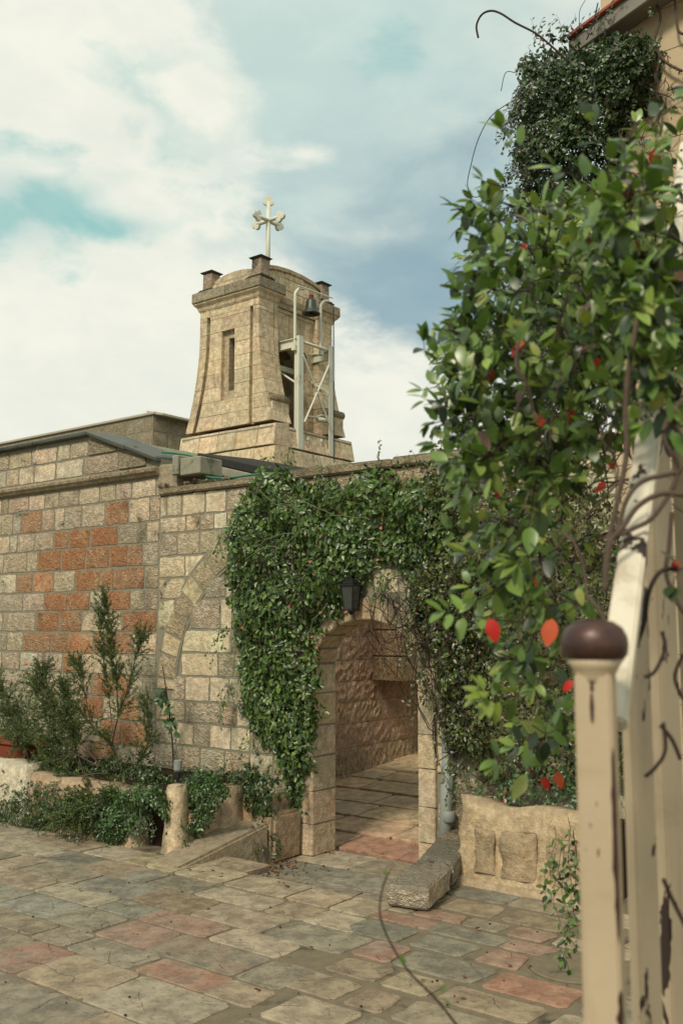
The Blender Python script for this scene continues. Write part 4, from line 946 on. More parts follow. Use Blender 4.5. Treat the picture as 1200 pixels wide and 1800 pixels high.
# ================================================================== LEFT PLANTER, KERB BLOCK
pf = -1.16
PX1 = float(on(316, 1470, pf)[0]); PX0 = float(on(286, 1470, pf)[0]); PZ = float(on(300, 1376, pf)[2])
pl = T('plastered_planter', 'long low planter of rough pinkish plaster spilling green creeper below the stained wall', 'planter', (-2.5, pf, .15))
def rough_slab(x0, x1, y0, y1, z0, z1, n=12, amp=.014, name='wall', mat='plaster', col=(.56, .43, .29), parent=None, top=0.0, slant=0.0):
    """a thick plastered wall with a lumpy surface and a wandering top"""
    nx = max(2, int((x1 - x0) / .07)); nz = 7; V_ = {}; mb = MB(); vs = []; fs = []
    ring = [(0, 0), (1, 0), (1, 1), (0, 1)]
    ny = max(2, int((y1 - y0) / .07))
    path = [(x0 + (x1 - x0) * i / nx, y0) for i in range(nx)] + [(x1, y0 + (y1 - y0) * i / ny) for i in range(ny)] + [(x1 - (x1 - x0) * i / nx, y1) for i in range(nx)] + [(x0, y1 - (y1 - y0) * i / ny) for i in range(ny)]
    k = len(path); cx_, cy_ = (x0 + x1) / 2, (y0 + y1) / 2
    for j in range(nz + 1):
        for (x, y) in path:
            zt_ = z1 + top * mnoise.noise(Vector((x * 3, y * 3, 5))); z = z0 + (zt_ - z0) * j / nz
            q = Vector((x * 4, y * 4, z * 4)); d = amp * (mnoise.noise(q) + .6 * mnoise.noise(q * 2.7)); fl = slant * (1 - j / nz) ** 2
            sx = 1 if x >= x1 - 1e-6 else (-1 if x <= x0 + 1e-6 else 0); sy = 1 if y >= y1 - 1e-6 else (-1 if y <= y0 + 1e-6 else 0)
            rnd = .015 * (j == nz)
            vs.append((x + sx * (d + fl - rnd), y + sy * (d + fl - rnd), z))
    fs = [(j * k + i, j * k + (i + 1) % k, (j + 1) * k + (i + 1) % k, (j + 1) * k + i) for j in range(nz) for i in range(k)]
    # top: strip across
    for i in range(nx): fs.append((nz * k + i, nz * k + (i + 1) % k, nz * k + (nx + ny + (nx - i - 1)) % k, nz * k + (nx + ny + nx - i) % k))
    mb.add(vs, fs); return mb.build(name, mat, parent, (*col, 0), smooth=True)
rough_slab(-7.5, -2.55, pf - .03, pf + .16, .11, PZ - .02, parent=pl, col=(.60, .55, .42), top=.05, slant=.05, name='rim_wall')
rough_slab(-2.53, -1.05, pf, pf + .17, .11, PZ - .10, parent=pl, col=(.46, .34, .23), top=.04, slant=.06, name='rim_wall')
rough_slab(PX0 + .035, PX1 - .035, pf - .02, pf + .12, .11, PZ - .015, parent=pl, col=(.62, .50, .34), top=.02, slant=.03, amp=.022, name='end_pillar')
rough_slab(PX0 + .03, PX1 - .03, pf + .13, -.03, .11, PZ - .22, parent=pl, col=(.46, .34, .23), top=.05, slant=.02, name='end_wall')
px3 = float(G(378, 1482)[0]); py3 = float(G(378, 1482)[1])
rough_slab(px3 - .10, px3 + .12, py3, py3 + .2, .10, float(on(378, 1386, py3)[2]), parent=pl, col=(.46, .35, .24), top=.03, slant=.06, name='end_pillar')
rough_slab(px3 - .1, -.22, py3 + .21, -.03, .0, .52, parent=pl, col=(.42, .31, .21), top=.05, slant=.03, name='end_wall')
rough_slab(PX1 + .005, px3 - .105, py3 + .02, py3 + .12, .10, .42, parent=pl, col=(.42, .31, .21), top=.05, slant=.05, name='rim_wall')
MB().box(-7.5, PX0 + .02, pf + .14, -.04, .12, PZ - .12).box(PX1 - .02, px3 - .12, py3 + .13, -.04, .12, .38).build('soil', 'soil', pl, jit=.01)
# terracotta trough behind the rim
tt = on(20, 1362, -.55)
tr = T('terracotta_trough', 'red terracotta trough standing behind the white planter rim', 'trough', (tt[0], -.55, PZ - .1))
MB().box(tt[0] - .6, tt[0] + .42, -.68, -.42, PZ - .12, PZ + .03).build('trough_body', 'terracotta', tr, bevel=.01)
MB().box(tt[0] - .62, tt[0] + .44, -.70, -.40, PZ + .034, PZ + .065).build('trough_rim', 'terracotta', tr, bevel=.008)
# kerb block
kb = T('kerb_block', 'wedge shaped pale stone kerb block at the edge of the sunken door yard', 'kerb stone', (-.3, -.9, .0))
c0, c1 = G(310, 1532), G(396, 1486)
MB().hexa([(-.44, -1.50, -.03), (-.115, -1.50, -.03), (-.14, -.44, -.03), (-.62, -.44, -.03), (-.44, -1.50, .158), (-.115, -1.50, .160), (-.14, -.44, .33), (-.62, -.44, .33)]).build('kerb_block', 'plaster', kb, (.40, .33, .23, 0), bevel=.022, seg=2, jit=.006)
MB().box(-.54, -.10, -.43, -.05, -.02, .40).build('kerb_end', 'plaster', kb, (.40, .30, .2, 0), bevel=.03, jit=.01, seg=2)
# spotlight on the planter
sp = on(314, 1374, -.95); sq_ = on(313, 1336, -.95)
sl_ = T('garden_spotlight', 'small grey cylinder spotlight standing in the planter beside the sapling', 'spotlight', sp)
MB().lathe([(.030, 0), (.036, .012), (.036, .085), (.030, .09)], sq_ - (0, 0, .09), 16).build('lamp_body', 'pipe', sl_, smooth=False)
MB().lathe([(.016, -.22), (.016, -.15), (.024, -.145), (.024, -.10)], sq_ - (0, 0, 0), 12).build('lamp_neck', 'black', sl_)
# ================================================================== STONE BENCH SLABS at the right of the door
def rock(name, label, pts, z0, z1, grp='rough stone slabs of the low ledge', col=(.33, .31, .25), und=.07):
    c = np.mean(np.array(pts), 0); t = T(name, label, 'stone slab', (c[0], c[1], z0), group=grp)
    bm = bmesh.new(); n = len(pts); lo_ = [bm.verts.new((p[0] + (c[0] - p[0]) * und, p[1] + (c[1] - p[1]) * und, z0)) for p in pts]; hi_ = [bm.verts.new((p[0], p[1], z1[i])) for i, p in enumerate(pts)]
    bm.faces.new(hi_); bm.faces.new(lo_[::-1])
    for i in range(n): bm.faces.new((lo_[i], lo_[(i + 1) % n], hi_[(i + 1) % n], hi_[i]))
    bmesh.ops.bevel(bm, geom=bm.edges[:], offset=.018, segments=1, affect='EDGES')
    bmesh.ops.triangulate(bm, faces=bm.faces); bmesh.ops.subdivide_edges(bm, edges=bm.edges[:], cuts=3, use_grid_fill=True); bmesh.ops.subdivide_edges(bm, edges=[e for e in bm.edges if e.calc_length() > .07], cuts=1)
    for v in bm.verts:
        q = Vector(v.co); k_ = mnoise.noise(q * 9) * .012 + mnoise.noise(q * 24) * .009 + mnoise.noise(q * 50) * .004; k2 = mnoise.noise(q * 13 + Vector((9, 9, 9))) * .014
        v.co += Vector((k2, k_, k_ * .9 if v.co.z > (z0 + min(z1)) / 2 else 0))
    me = bpy.data.meshes.new('slab'); bm.to_mesh(me); bm.free(); me.transform(__import__('mathutils').Matrix.Translation(Vector(-t.base))); me.materials.append(M['rough']); link('slab', me, t, (*col, 0))
lp = {k: tuple(G(a, b, z)[:2]) for k, a, b, z in (('nl', 674, 1552, .31), ('nr', 752, 1562, .31), ('ml', 736, 1506, .33), ('mr', 794, 1522, .33), ('fl', 770, 1468, .38), ('fr', 826, 1478, .38), ('el', 800, 1450, .42), ('er', 838, 1458, .42))}
rock('ledge_slab', 'long pitted grey stone slab nearest the paving at the ledge end', [lp['nl'], lp['nr'], lp['mr'], lp['ml']], .16, [.30, .31, .335, .325], col=(.62, .55, .43))
rock('ledge_slab', 'smoother grey slab in the middle of the ledge beside the door', [(lp['ml'][0], lp['ml'][1] + .012), (lp['mr'][0], lp['mr'][1] + .012), lp['fr'], lp['fl']], .17, [.34, .345, .375, .37], col=(.42, .39, .30))
rock('ledge_slab', 'short tan slab of the ledge tucked against the wall below the drain pipe', [(lp['fl'][0], lp['fl'][1] + .012), (lp['fr'][0], lp['fr'][1] + .012), (lp['er'][0] + .03, min(-.02, lp['er'][1])), (lp['el'][0], min(-.015, lp['el'][1]))], .18, [.40, .41, .43, .42], col=(.45, .36, .24))
sb = T('ledge_base', 'low dark rubble base under the ledge slabs beside the doorway', 'ledge', (1.5, -.6, 0))
rough_slab(1.56, 1.72, -1.0, -.03, -.02, .165, parent=sb, col=(.26, .22, .16), amp=.02, name='base_wall', mat='rough')
# ================================================================== RIGHT STONE TROUGH
rp = T('stone_trough', 'big plastered stone trough with sunken panels full of dark soil beside the drain pipe', 'planter', (2.25, -.3, .14))
TZ = float(on(850, 1408, -.45)[2]); x0, x1 = 1.76, 2.86
rough_slab(x0, x1, -.46, -.33, .13, TZ, parent=rp, col=(.50, .39, .25), top=.07, slant=.04, amp=.035, name='front_wall', mat='plaster')
rough_slab(x0, x0 + .13, -.325, -.01, .13, TZ - .01, parent=rp, col=(.50, .39, .25), top=.03, slant=.02, name='side_wall')
rough_slab(x0 - .05, x1 + .05, -.52, -.44, .12, .20, parent=rp, col=(.46, .36, .24), top=.02, slant=.05, amp=.02, name='foot')
for xa_, w__, za_, zb_ in ((x0 + .12, .17, .25, .56), (x0 + .36, .26, .24, .57), (x0 + .70, .27, .25, .55)):
    rough_slab(xa_, xa_ + w__, -.498, -.46, za_, zb_, parent=rp, col=(.40, .31, .20), amp=.03, top=.04, name='rough_stone', mat='plaster')
MB().box(x0 + .1, x1, -.34, -.02, .14, TZ - .09).build('soil', 'soil', rp, jit=.01)
# far building scrap seen over the wall
fb = on(790, 806, 40)
fd = T('distant_house', 'tiny pale distant house just above the wall top', 'house', (fb[0], 40, 0))
MB().box(fb[0] - .4, fb[0] + .6, 40, 42, -.04, fb[2] + .2).build('wall', 'house', fd); MB().prism([(fb[0] - .5, fb[2] + .21), (fb[0] + .7, fb[2] + .21), (fb[0] + .1, fb[2] + .5)], 39.9, 42.1).build('roof', 'lead', fd)
# ================================================================== CLIMBERS ON THE WALLS
GR = [(5, (.062, .115, .026), .4), (3, (.10, .17, .036), .3), (2, (.030, .058, .020), .3), (1.4, (.15, .21, .05), .25), (.5, (.10, .09, .045), .3)]
OL = [(5, (.070, .092, .028), .35), (3, (.115, .130, .040), .3), (3, (.030, .045, .018), .3), (1.6, (.17, .19, .045), .3), (.6, (.11, .075, .035), .3)]
DK = [(5, (.042, .072, .025), .3), (3, (.068, .112, .034), .3), (2, (.022, .038, .018), .3), (.5, (.09, .07, .035), .3)]
W2 = lambda pts, y=-.15: [tuple(on(a, b, y)[[0, 2]]) for a, b in pts]
def strands(parent, starts, n, length, y0, table, size=(.02, .035), mat='twig', droop=True, r=.0022, seed=0, spread=.25, dens=38):
    """hanging shoots with leaves on both sides"""
    P, N_, Sz = [], [], []; mb = MB()
    for i in range(n):
        s = np.array(random.choice(starts)); s = np.array([s[0] + random.uniform(-.06, .06), y0 - random.uniform(.0, .12), s[1] + random.uniform(-.05, .05)])
        L = random.uniform(*length); e = s + np.array([random.uniform(-spread, spread) * L, -random.uniform(0, .15) * L, (-1 if droop else 1) * L * random.uniform(.7, 1)])
        ln = wig(s, e, 9, .07); mb.tube(ln, [r * (1 - .6 * k / 9) for k in range(10)], 4)
        m = int(L * dens)
        for k in range(m):
            t = (k + random.random()) / m * 9; a = int(min(t, 8)); P.append(np.array(ln[a]) + (np.array(ln[a + 1]) - ln[a]) * (t - a) + RS.normal(0, .004, 3)); N_.append((random.uniform(-.8, .8), -1, random.uniform(-.2, 1))); Sz.append(random.uniform(*size))
    mb.build('shoots', mat, parent, smooth=True, kind='stuff')
    if P: leaves('foliage', np.array(P), norm(np.array(N_, float)), np.array(Sz), pick(len(P), table), parent)
mi = T('climbing_plant', 'dense glossy green creeper hanging over the gate wall left of and above the doorway', 'climbing plant', (-.5, -.1, .3))
poly1 = W2([(448, 815), (500, 815), (530, 838), (600, 842), (655, 812), (700, 838), (770, 828), (800, 870), (800, 980), (760, 1010), (700, 1000), (668, 985), (640, 1010), (622, 1040), (604, 1055), (590, 1085), (560, 1098), (548, 1125), (552, 1180), (540, 1215), (548, 1265), (536, 1330), (512, 1420), (500, 1400), (478, 1335), (455, 1300), (440, 1260), (410, 1200), (404, 1140), (392, 1085), (388, 1000), (392, 930), (402, 880), (430, 850)])
ivy(mi, poly1, 15000, .34, (.040, .062), GR, 0.0, 1, ragged=.07, clump=4.5)
ivy(mi, W2([(408, 1170), (540, 1170), (545, 1260), (530, 1330), (505, 1415), (492, 1400), (470, 1320), (430, 1290), (410, 1250)]), 2600, .26, (.035, .055), GR, 0.0, 4, ragged=.09, clump=6)
strands(mi, W2([(395, 1000), (398, 1100), (405, 1200), (430, 1290), (390, 940)]), 22, (.15, .45), -.08, GR, (.03, .045), spread=.9)
strands(mi, W2([(500, 1380), (520, 1350), (535, 1290), (545, 1200), (490, 1330)]), 24, (.2, .5), -.12, GR, (.03, .05))
strands(mi, W2([(620, 1030), (690, 1010), (730, 1010), (660, 990), (560, 1100)]), 16, (.12, .38), -.14, GR, (.03, .045), spread=.7)
strands(mi, W2([(460, 815), (500, 815), (560, 840), (660, 812), (700, 832), (745, 828)]), 24, (.08, .26), -.05, GR, (.025, .04), droop=False, spread=.6)
mb = MB()
for a, b in (((430, 985), (545, 930)), ((440, 960), (530, 935)), ((500, 870), (560, 895)), ((560, 895), (650, 915)), ((455, 860), (525, 905)), ((525, 905), (520, 960)), ((480, 1120), (520, 1040)), ((535, 1120), (575, 1060))):
    mb.tube(wig(on(*a, -.40), on(*b, -.38), 10, .05), .0045, 5)
mb.build('runner_stems', 'twig_green', mi, smooth=True, kind='stuff')
mb = MB()
for k in range(20):
    p = on(random.uniform(620, 740), random.uniform(1010, 1060), -.12); q = on(random.uniform(690, 790), random.uniform(1050, 1200), -.14); mb.tube(wig(p, q, 12, .16), .0035, 5)
for k in range(12):
    p = on(random.uniform(440, 540), random.uniform(1080, 1180), -.2); q = on(random.uniform(440, 560), random.uniform(860, 1000), -.1); mb.tube(wig(p, q, 12, .1), .005, 5)
mb.build('bare_stems', 'twig_dark', mi, smooth=True, kind='stuff')
P = np.array([on(x, y, -.42) for x, y in ((543, 990), (668, 925), (560, 1078), (605, 1078), (545, 1120), (508, 1063), (660, 985), (555, 1135), (425, 1100))])
leaves('red_leaf', P, norm(np.array([(.1, -1, .4)] * len(P))), np.full(len(P), .036), np.array([(.30, .07, .03)] * len(P)), mi, width=.7, kind=None, label='small red withered leaf')
# olive creeper to the right of the door
oi_ = T('olive_creeper', 'small leaved olive creeper covering the wall between doorway and stone trough', 'climbing plant', (1.9, -.2, .8))
poly2 = W2([(715, 850), (768, 798), (850, 812), (1000, 840), (1100, 900), (1100, 1390), (900, 1395), (860, 1392), (830, 1380), (800, 1345), (762, 1310), (752, 1240), (740, 1190), (716, 1140), (706, 1080), (712, 1010), (735, 960), (716, 900)], -.25)
ivy(oi_, poly2, 17000, .5, (.026, .044), OL, 0.0, 12, ragged=.08, clump=5, gap=.1)
ivy(oi_, W2([(700, 1000), (760, 980), (830, 1000), (850, 1200), (840, 1340), (800, 1330), (768, 1290), (758, 1230), (744, 1180), (722, 1120), (704, 1060)], -.25), 5200, .42, (.028, .046), OL + [(3, (.062, .115, .026), .4)], -.02, 19, ragged=.07, clump=6, gap=.05)
strands(oi_, W2([(740, 1180), (720, 1100), (712, 1050), (760, 1290), (800, 1340), (740, 1000)], -.25), 46, (.15, .5), -.16, OL, (.025, .04), spread=.6, mat='twig_dark')
strands(oi_, W2([(768, 800), (800, 805), (740, 830)], -.2), 16, (.08, .25), -.1, OL, (.025, .04), droop=False, spread=.5)
mb = MB()
for k in range(26):
    p = on(random.uniform(720, 850), random.uniform(980, 1150), -.25); q = on(random.uniform(740, 860), random.uniform(1150, 1380), -.2); mb.tube(wig(p, q, 12, .12), .004, 5)
mb.build('bare_stems', 'twig_dark', oi_, smooth=True, kind='stuff')
# creeper on the house corner
hi = T('house_creeper', 'dark green creeper mass hanging from the cream house corner high above', 'climbing plant', (hx, -.3, 5.5))
poly3 = W2([(950, 70), (985, 62), (1040, 60), (1080, 40), (1120, 48), (1128, 100), (1112, 150), (1098, 190), (1066, 225), (1050, 270), (1060, 300), (1050, 380), (1060, 520), (1010, 700), (930, 760), (880, 640), (885, 520), (905, 420), (890, 330), (880, 270), (912, 205), (895, 165), (912, 125), (945, 108)], -.35)
ivy(hi, poly3, 24000, .6, (.026, .044), DK, 0.05, 21, ragged=.18, clump=4.5, gap=.3, deep=.55)
ivy(hi, W2([(898, 120), (938, 62), (1000, 66), (1060, 50), (1110, 35), (1125, 60), (1080, 130), (1040, 230), (1000, 290), (930, 300), (885, 280), (905, 210), (890, 165)], -.4), 9000, .35, (.026, .044), DK, -.22, 27, ragged=.18, clump=6, gap=.2)
strands(hi, W2([(900, 160), (905, 210), (885, 280), (890, 340), (900, 420), (915, 130), (900, 180), (895, 250)], -.45), 90, (.15, .45), -.25, DK, (.025, .04), spread=.9, mat='twig_dark')
strands(hi, W2([(945, 80), (990, 65), (1045, 55), (915, 130)], -.3), 26, (.08, .28), -.2, DK, (.025, .04), droop=False, spread=.9, mat='twig_dark')
strands(hi, W2([(1060, 230), (1090, 200), (1110, 150), (1130, 110), (1080, 300)], -.2), 22, (.15, .5), -.1, DK, (.025, .04), spread=1.0, mat='twig_dark')
mb = MB()
for pts in ([(1150, 0), (1160, 30), (1150, 70), (1158, 100), (1150, 150), (1160, 190), (1150, 230)], [(1130, 60), (1150, 85), (1170, 110), (1198, 125)], [(1185, 0), (1190, 50), (1200, 60)], [(1100, 60), (1135, 90), (1150, 130), (1152, 200)], [(1060, 110), (1110, 85), (1140, 95), (1160, 80)]):
    mb.tube(smooth_line([on(a, b, -.06) for a, b in pts], 5), .010, 6)
for k in range(22): 
    p = on(random.uniform(1090, 1160), random.uniform(20, 240), -.08); mb.tube(wig(p, p + (random.uniform(-.3, .3), -.02, random.uniform(-.3, .2)), 10, .3), .0035, 4)
mb.build('woody_stems', 'twig', hi, smooth=True, kind='stuff')
mb = MB()
mb.tube(smooth_line([on(1000, 110, -.4), on(965, 78, -.48), on(940, 58, -.5), on(905, 40, -.55), on(880, 24, -.6), on(862, 19, -.6), on(846, 26, -.6), on(837, 45, -.6), on(840, 66, -.6)], 6), .008, 6)
mb.tube(smooth_line([on(895, 180, -.5), on(862, 205, -.5), on(840, 245, -.5), on(826, 295, -.5), on(821, 325, -.5), on(828, 344, -.5), on(842, 345, -.5), on(844, 332, -.5)], 6), .0035, 5)
mb.tube(smooth_line([on(1030, 70, -.3), on(1042, 40, -.3), on(1050, 5, -.3)], 6), .005, 5); mb.tube(smooth_line([on(1018, 50, -.3), on(1018, 20, -.3), on(1028, 0, -.3)], 6), .0025, 5)
mb.tube(smooth_line([on(880, 340 - 200 + 20, -.5), on(888, 128, -.5), on(905, 128, -.5)], 6), .003, 5)
mb.build('arching_tendrils', 'twig_dark', hi, smooth=True, kind='stuff')
# ================================================================== PLANTS OF THE LEFT PLANTER
GB = [(5, (.040, .085, .024), .3), (3, (.075, .14, .035), .3), (2, (.03, .06, .02), .3)]
def mass(name, label, poly, ylev, n, thick, size, table, seed, base, strand=None, cat='creeper', frame=None):
    t = T(name, label, cat, base); ivy(t, W2(poly, ylev), n, thick, size, table, ylev + thick * .4, seed, ragged=.06, clump=8, gap=.15); 
    if strand: strands(t, W2(strand, ylev), 26, (.08, .25), ylev - .05, table, (.02, .032), spread=.8)
    return t
mass('trailing_plant', 'bright green trailing plant spilling over the planter left of the plaster pillar', [(185, 1392), (230, 1372), (285, 1378), (290, 1400), (300, 1440), (286, 1450), (268, 1430), (236, 1462), (212, 1494), (190, 1492), (172, 1490), (160, 1475), (150, 1440), (165, 1405)], -1.25, 3600, .26, (.022, .038), GB, 31, (-1.3, -1.25, .3), [(290, 1450), (250, 1450), (200, 1480), (270, 1430)])
mass('trailing_plant', 'bright green trailing plant hanging between the two plaster pillars', [(316, 1380), (345, 1355), (372, 1362), (398, 1385), (372, 1420), (362, 1440), (345, 1478), (318, 1486), (330, 1490), (305, 1498), (265, 1505), (300, 1488), (316, 1470), (312, 1430)], -1.0, 3000, .22, (.022, .036), GB, 33, (-.8, -1.0, .3), [(340, 1470), (330, 1440), (370, 1400)])
mass('trailing_plant', 'dark green trailing plant at the foot of the big creeper beside the kerb block', [(370, 1370), (420, 1345), (455, 1355), (482, 1372), (472, 1420), (480, 1480), (478, 1518), (455, 1512), (450, 1470), (400, 1470), (388, 1440), (372, 1400)], -.45, 3800, .25, (.024, .042), DK, 35, (-.5, -.45, .3), [(470, 1480), (400, 1450), (460, 1440)])
mass('trailing_plant', 'few small green sprigs lying over the top of the kerb block', [(355, 1482), (395, 1478), (400, 1490), (365, 1496)], -.72, 160, .05, (.02, .03), GB, 37, (-.45, -.7, .3))
# ------------------------------------------------------------------ feathery shrub: fine needle sprays on forked branches
def spray_shrub(name, label, mains, ylev, base, n_sub, table, sub=(.10, .24), needle=(.018, .034), dens=120, wdt=.085, bias=(0, 0, .5)):
    t = T(name, label, 'shrub', base); P, N_, Sz, AX = [], [], [], []; st = MB(); tw_ = MB()
    for pts, r0, k, spread, in mains:
        ln = smooth_line([on(a, b, ylev + dy) for a, b, dy in pts], 5); m = len(ln)
        st.tube(ln, [r0 * (1 - .75 * i / m) for i in range(m)], 6)
        for _ in range(k):
            i = random.randint(m // 4, m - 1); p = np.array(ln[i]); d = np.array(ln[min(i + 1, m - 1)]) - np.array(ln[max(i - 1, 0)]); d = d / (np.linalg.norm(d) + 1e-9)
            d = d * .7 + RS.normal(0, spread, 3) + np.array(bias) * .35; d /= np.linalg.norm(d); L = random.uniform(*sub)
            q = wig(p, p + d * L + np.array([0, 0, -.12 * L]), 6, .06); tw_.tube(q, .0014, 3, cap=False)
            for s in range(int(L * dens)):
                u_ = random.random() ** .8 * 5.99; a = int(u_); b = np.array(q[a]) + (np.array(q[a + 1]) - q[a]) * (u_ - a)
                P.append(b); AX.append(d * .9 + RS.normal(0, .55, 3)); Sz.append(random.uniform(*needle))
    st.build('branch', 'twig', t, smooth=True); tw_.build('fine_twigs', 'twig_green', t, kind='stuff')
    P = np.array(P); AX = norm(np.array(AX)); n = len(P); L = np.array(Sz)[:, None]
    sd = norm(np.cross(AX, RS.normal(size=(n, 3)))) * L * wdt; mid = P + AX * L * .5 + RS.normal(0, .001, (n, 3)); tip = P + AX * L + np.array([0, 0, -.003])
    v = np.stack([P, mid + sd, tip, mid - sd], 1).reshape(-1, 3) - t.base; me = bpy.data.meshes.new('needles'); me.vertices.add(len(v)); me.vertices.foreach_set('co', v.astype('f').ravel())
    lv = np.arange(4 * n); me.loops.add(4 * n); me.loops.foreach_set('vertex_index', lv.astype('i')); me.polygons.add(n); me.polygons.foreach_set('loop_start', (np.arange(n) * 4).astype('i')); me.update(calc_edges=True)
    c4 = np.concatenate([pick(n, table), np.ones((n, 1))], 1); a_ = me.color_attributes.new('leafcol', 'FLOAT_COLOR', 'POINT'); a_.data.foreach_set('color', np.repeat(c4, 4, 0).astype('f').ravel())
    me.materials.append(M['leaf']); link('needles', me, t, kind='stuff'); return t
FE = [(5, (.075, .105, .032), .35), (3, (.115, .150, .045), .3), (2, (.035, .05, .02), .3)]
mains = [([(120, 1370, 0), (100, 1300, 0), (85, 1240, 0), (75, 1180, 0)], .006, 170, .6), ([(60, 1370, 0), (40, 1300, 0), (20, 1250, 0), (0, 1200, 0)], .006, 170, .6), ([(150, 1370, 0), (130, 1300, 0), (120, 1250, 0), (112, 1210, 0)], .006, 150, .6), ([(230, 1380, -.3), (170, 1410, -.5), (120, 1440, -.6)], .006, 150, .5), ([(222, 1372, .25), (196, 1312, .1), (160, 1272, 0), (135, 1240, -.05)], .012, 70, .45), ([(196, 1312, .1), (208, 1260, .05), (225, 1210, 0), (240, 1150, 0), (248, 1122, 0)], .008, 80, .40),
         ([(208, 1260, .05), (205, 1200, 0), (195, 1130, 0), (186, 1060, 0)], .007, 130, .32), ([(200, 1300, 0), (190, 1210, 0), (178, 1130, -.05), (180, 1085, 0)], .005, 60, .3), ([(160, 1272, 0), (150, 1220, 0), (142, 1180, 0), (135, 1170, 0)], .005, 60, .4),
         ([(180, 1350, .1), (120, 1320, -.05), (70, 1300, -.1), (20, 1290, -.1)], .008, 150, .6), ([(180, 1350, .1), (130, 1290, 0), (90, 1240, -.05), (60, 1200, -.05)], .007, 130, .55),
         ([(200, 1360, .1), (140, 1365, -.25), (80, 1400, -.40), (20, 1440, -.45), (0, 1465, -.45)], .009, 230, .55), ([(210, 1365, .1), (160, 1390, -.35), (110, 1420, -.5), (60, 1450, -.5)], .008, 200, .55),
         ([(200, 1365, .1), (170, 1400, -.35), (150, 1430, -.5)], .006, 130, .5), ([(150, 1370, 0), (100, 1360, -.2), (50, 1370, -.3), (-20, 1380, -.3)], .006, 170, .6), ([(222, 1372, .2), (250, 1330, 0), (262, 1290, 0), (258, 1240, 0)], .005, 70, .5), ([(140, 1330, 0), (90, 1330, -.1), (30, 1350, -.2), (-30, 1360, -.2)], .005, 120, .6)]
spray_shrub('feathery_shrub', 'wide feathery dark green shrub leaning over the planter before the red stained wall', mains, -.75, (-1.6, -.7, .5), 0, FE, dens=330, wdt=.11)
mass('bed_plant', 'low dark leafy growth filling the bed behind the planter rim under the feathery shrub', [(-20, 1345), (60, 1322), (130, 1335), (200, 1330), (262, 1338), (300, 1352), (378, 1350), (378, 1392), (300, 1392), (200, 1398), (100, 1398), (-20, 1385)], -.75, 5200, .42, (.022, .040), DK, 41, (-2, -.7, .4), [(60, 1340), (130, 1340), (220, 1340), (330, 1360)], cat='plant')
mass('trailing_plant', 'dark fine leaved plant sprawling over the planter rim onto the paving at its far end', [(0, 1400), (40, 1380), (100, 1390), (150, 1395), (185, 1400), (190, 1440), (170, 1480), (140, 1478), (100, 1450), (60, 1476), (0, 1480), (-40, 1470), (-40, 1400)], -1.30, 3600, .36, (.018, .034), DK, 43, (-2.6, -1.4, .3), [(20, 1470), (90, 1450), (150, 1470)])
# rose-like bush at the far left
rb = T('leafy_bush', 'thin leafy bush with a few orange flowers behind the feathery shrub', 'bush', (-3.2, -.45, .5))
mb = MB(); P, N_, Sz = [], [], []
for k in range(26):
    p = on(random.uniform(-60, 60), 1365, -.45); q = on(random.uniform(-80, 110), random.uniform(1160, 1260), -.45 + random.uniform(-.2, .2)); ln = wig(p, q, 10, .06); mb.tube(ln, [.004 * (1 - .06 * i) for i in range(11)], 4)
    for s in range(85):
        u_ = random.uniform(2.5, 9.9); a = int(u_); P.append(np.array(ln[a]) + (np.array(ln[a + 1]) - ln[a]) * (u_ - a) + RS.normal(0, .05, 3)); N_.append((random.gauss(0, .5), -.6, random.uniform(0, 1))); Sz.append(random.uniform(.03, .05))
mb.build('branch', 'twig', rb, smooth=True); leaves('foliage', np.array(P), norm(np.array(N_)), np.array(Sz), pick(len(P), [(5, (.06, .10, .035), .3), (3, (.09, .14, .05), .3)]), rb, width=.6)
P = np.array([on(x, y, -.55) + RS.normal(0, .008, 3) for x, y in ((32, 1240), (46, 1166), (5, 1292), (8, 1300), (60, 1256)) for _ in range(7)])
leaves('petals', P, norm(RS.normal(size=(len(P), 3)) + (0, -1, .5)), np.full(len(P), .028), np.array([(.42, .11, .03)] * len(P)), rb, width=.9)
# sapling on a stake
sa = T('sapling', 'young sapling with dark glossy leaves tied to a thin cane beside the spotlight', 'sapling', on(305, 1375, -.8))
MB().tube([on(286, 1172, -.8), on(296, 1240, -.8), on(304, 1310, -.8), on(306, 1378, -.8)], .006, 6).build('cane', 'twig', sa); MB().tube(smooth_line([on(306, 1376, -.82), on(303, 1310, -.83), on(298, 1250, -.82), on(290, 1215, -.82)], 4), .005, 6).build('stem', 'twig_dark', sa)
P, N_, Sz = [], [], []
for k in range(46):
    t = random.random(); p = on(283 + 22 * t + random.uniform(-9, 9), 1212 + 78 * t, -.82 + random.uniform(-.05, .05)); P.append(p); N_.append((random.gauss(0, .7), -1, random.uniform(-.2, .9))); Sz.append(random.uniform(.05, .085))
leaves('foliage', np.array(P), norm(np.array(N_)), np.array(Sz), pick(46, [(3, (.035, .075, .025), .3), (1, (.06, .13, .035), .2)]), sa, width=.62)
# plant in the right trough
tpn = T('trough_plant', 'sparse plant with orange tipped shoots growing in the stone trough', 'plant', (2.3, -.3, .7))
strands(tpn, [(x, TZ - .06) for x in np.linspace(1.9, 2.7, 8)], 26, (.15, .5), -.25, [(3, (.05, .11, .03), .3), (.12, (.28, .09, .03), .3)], (.03, .05), droop=False, spread=.7)
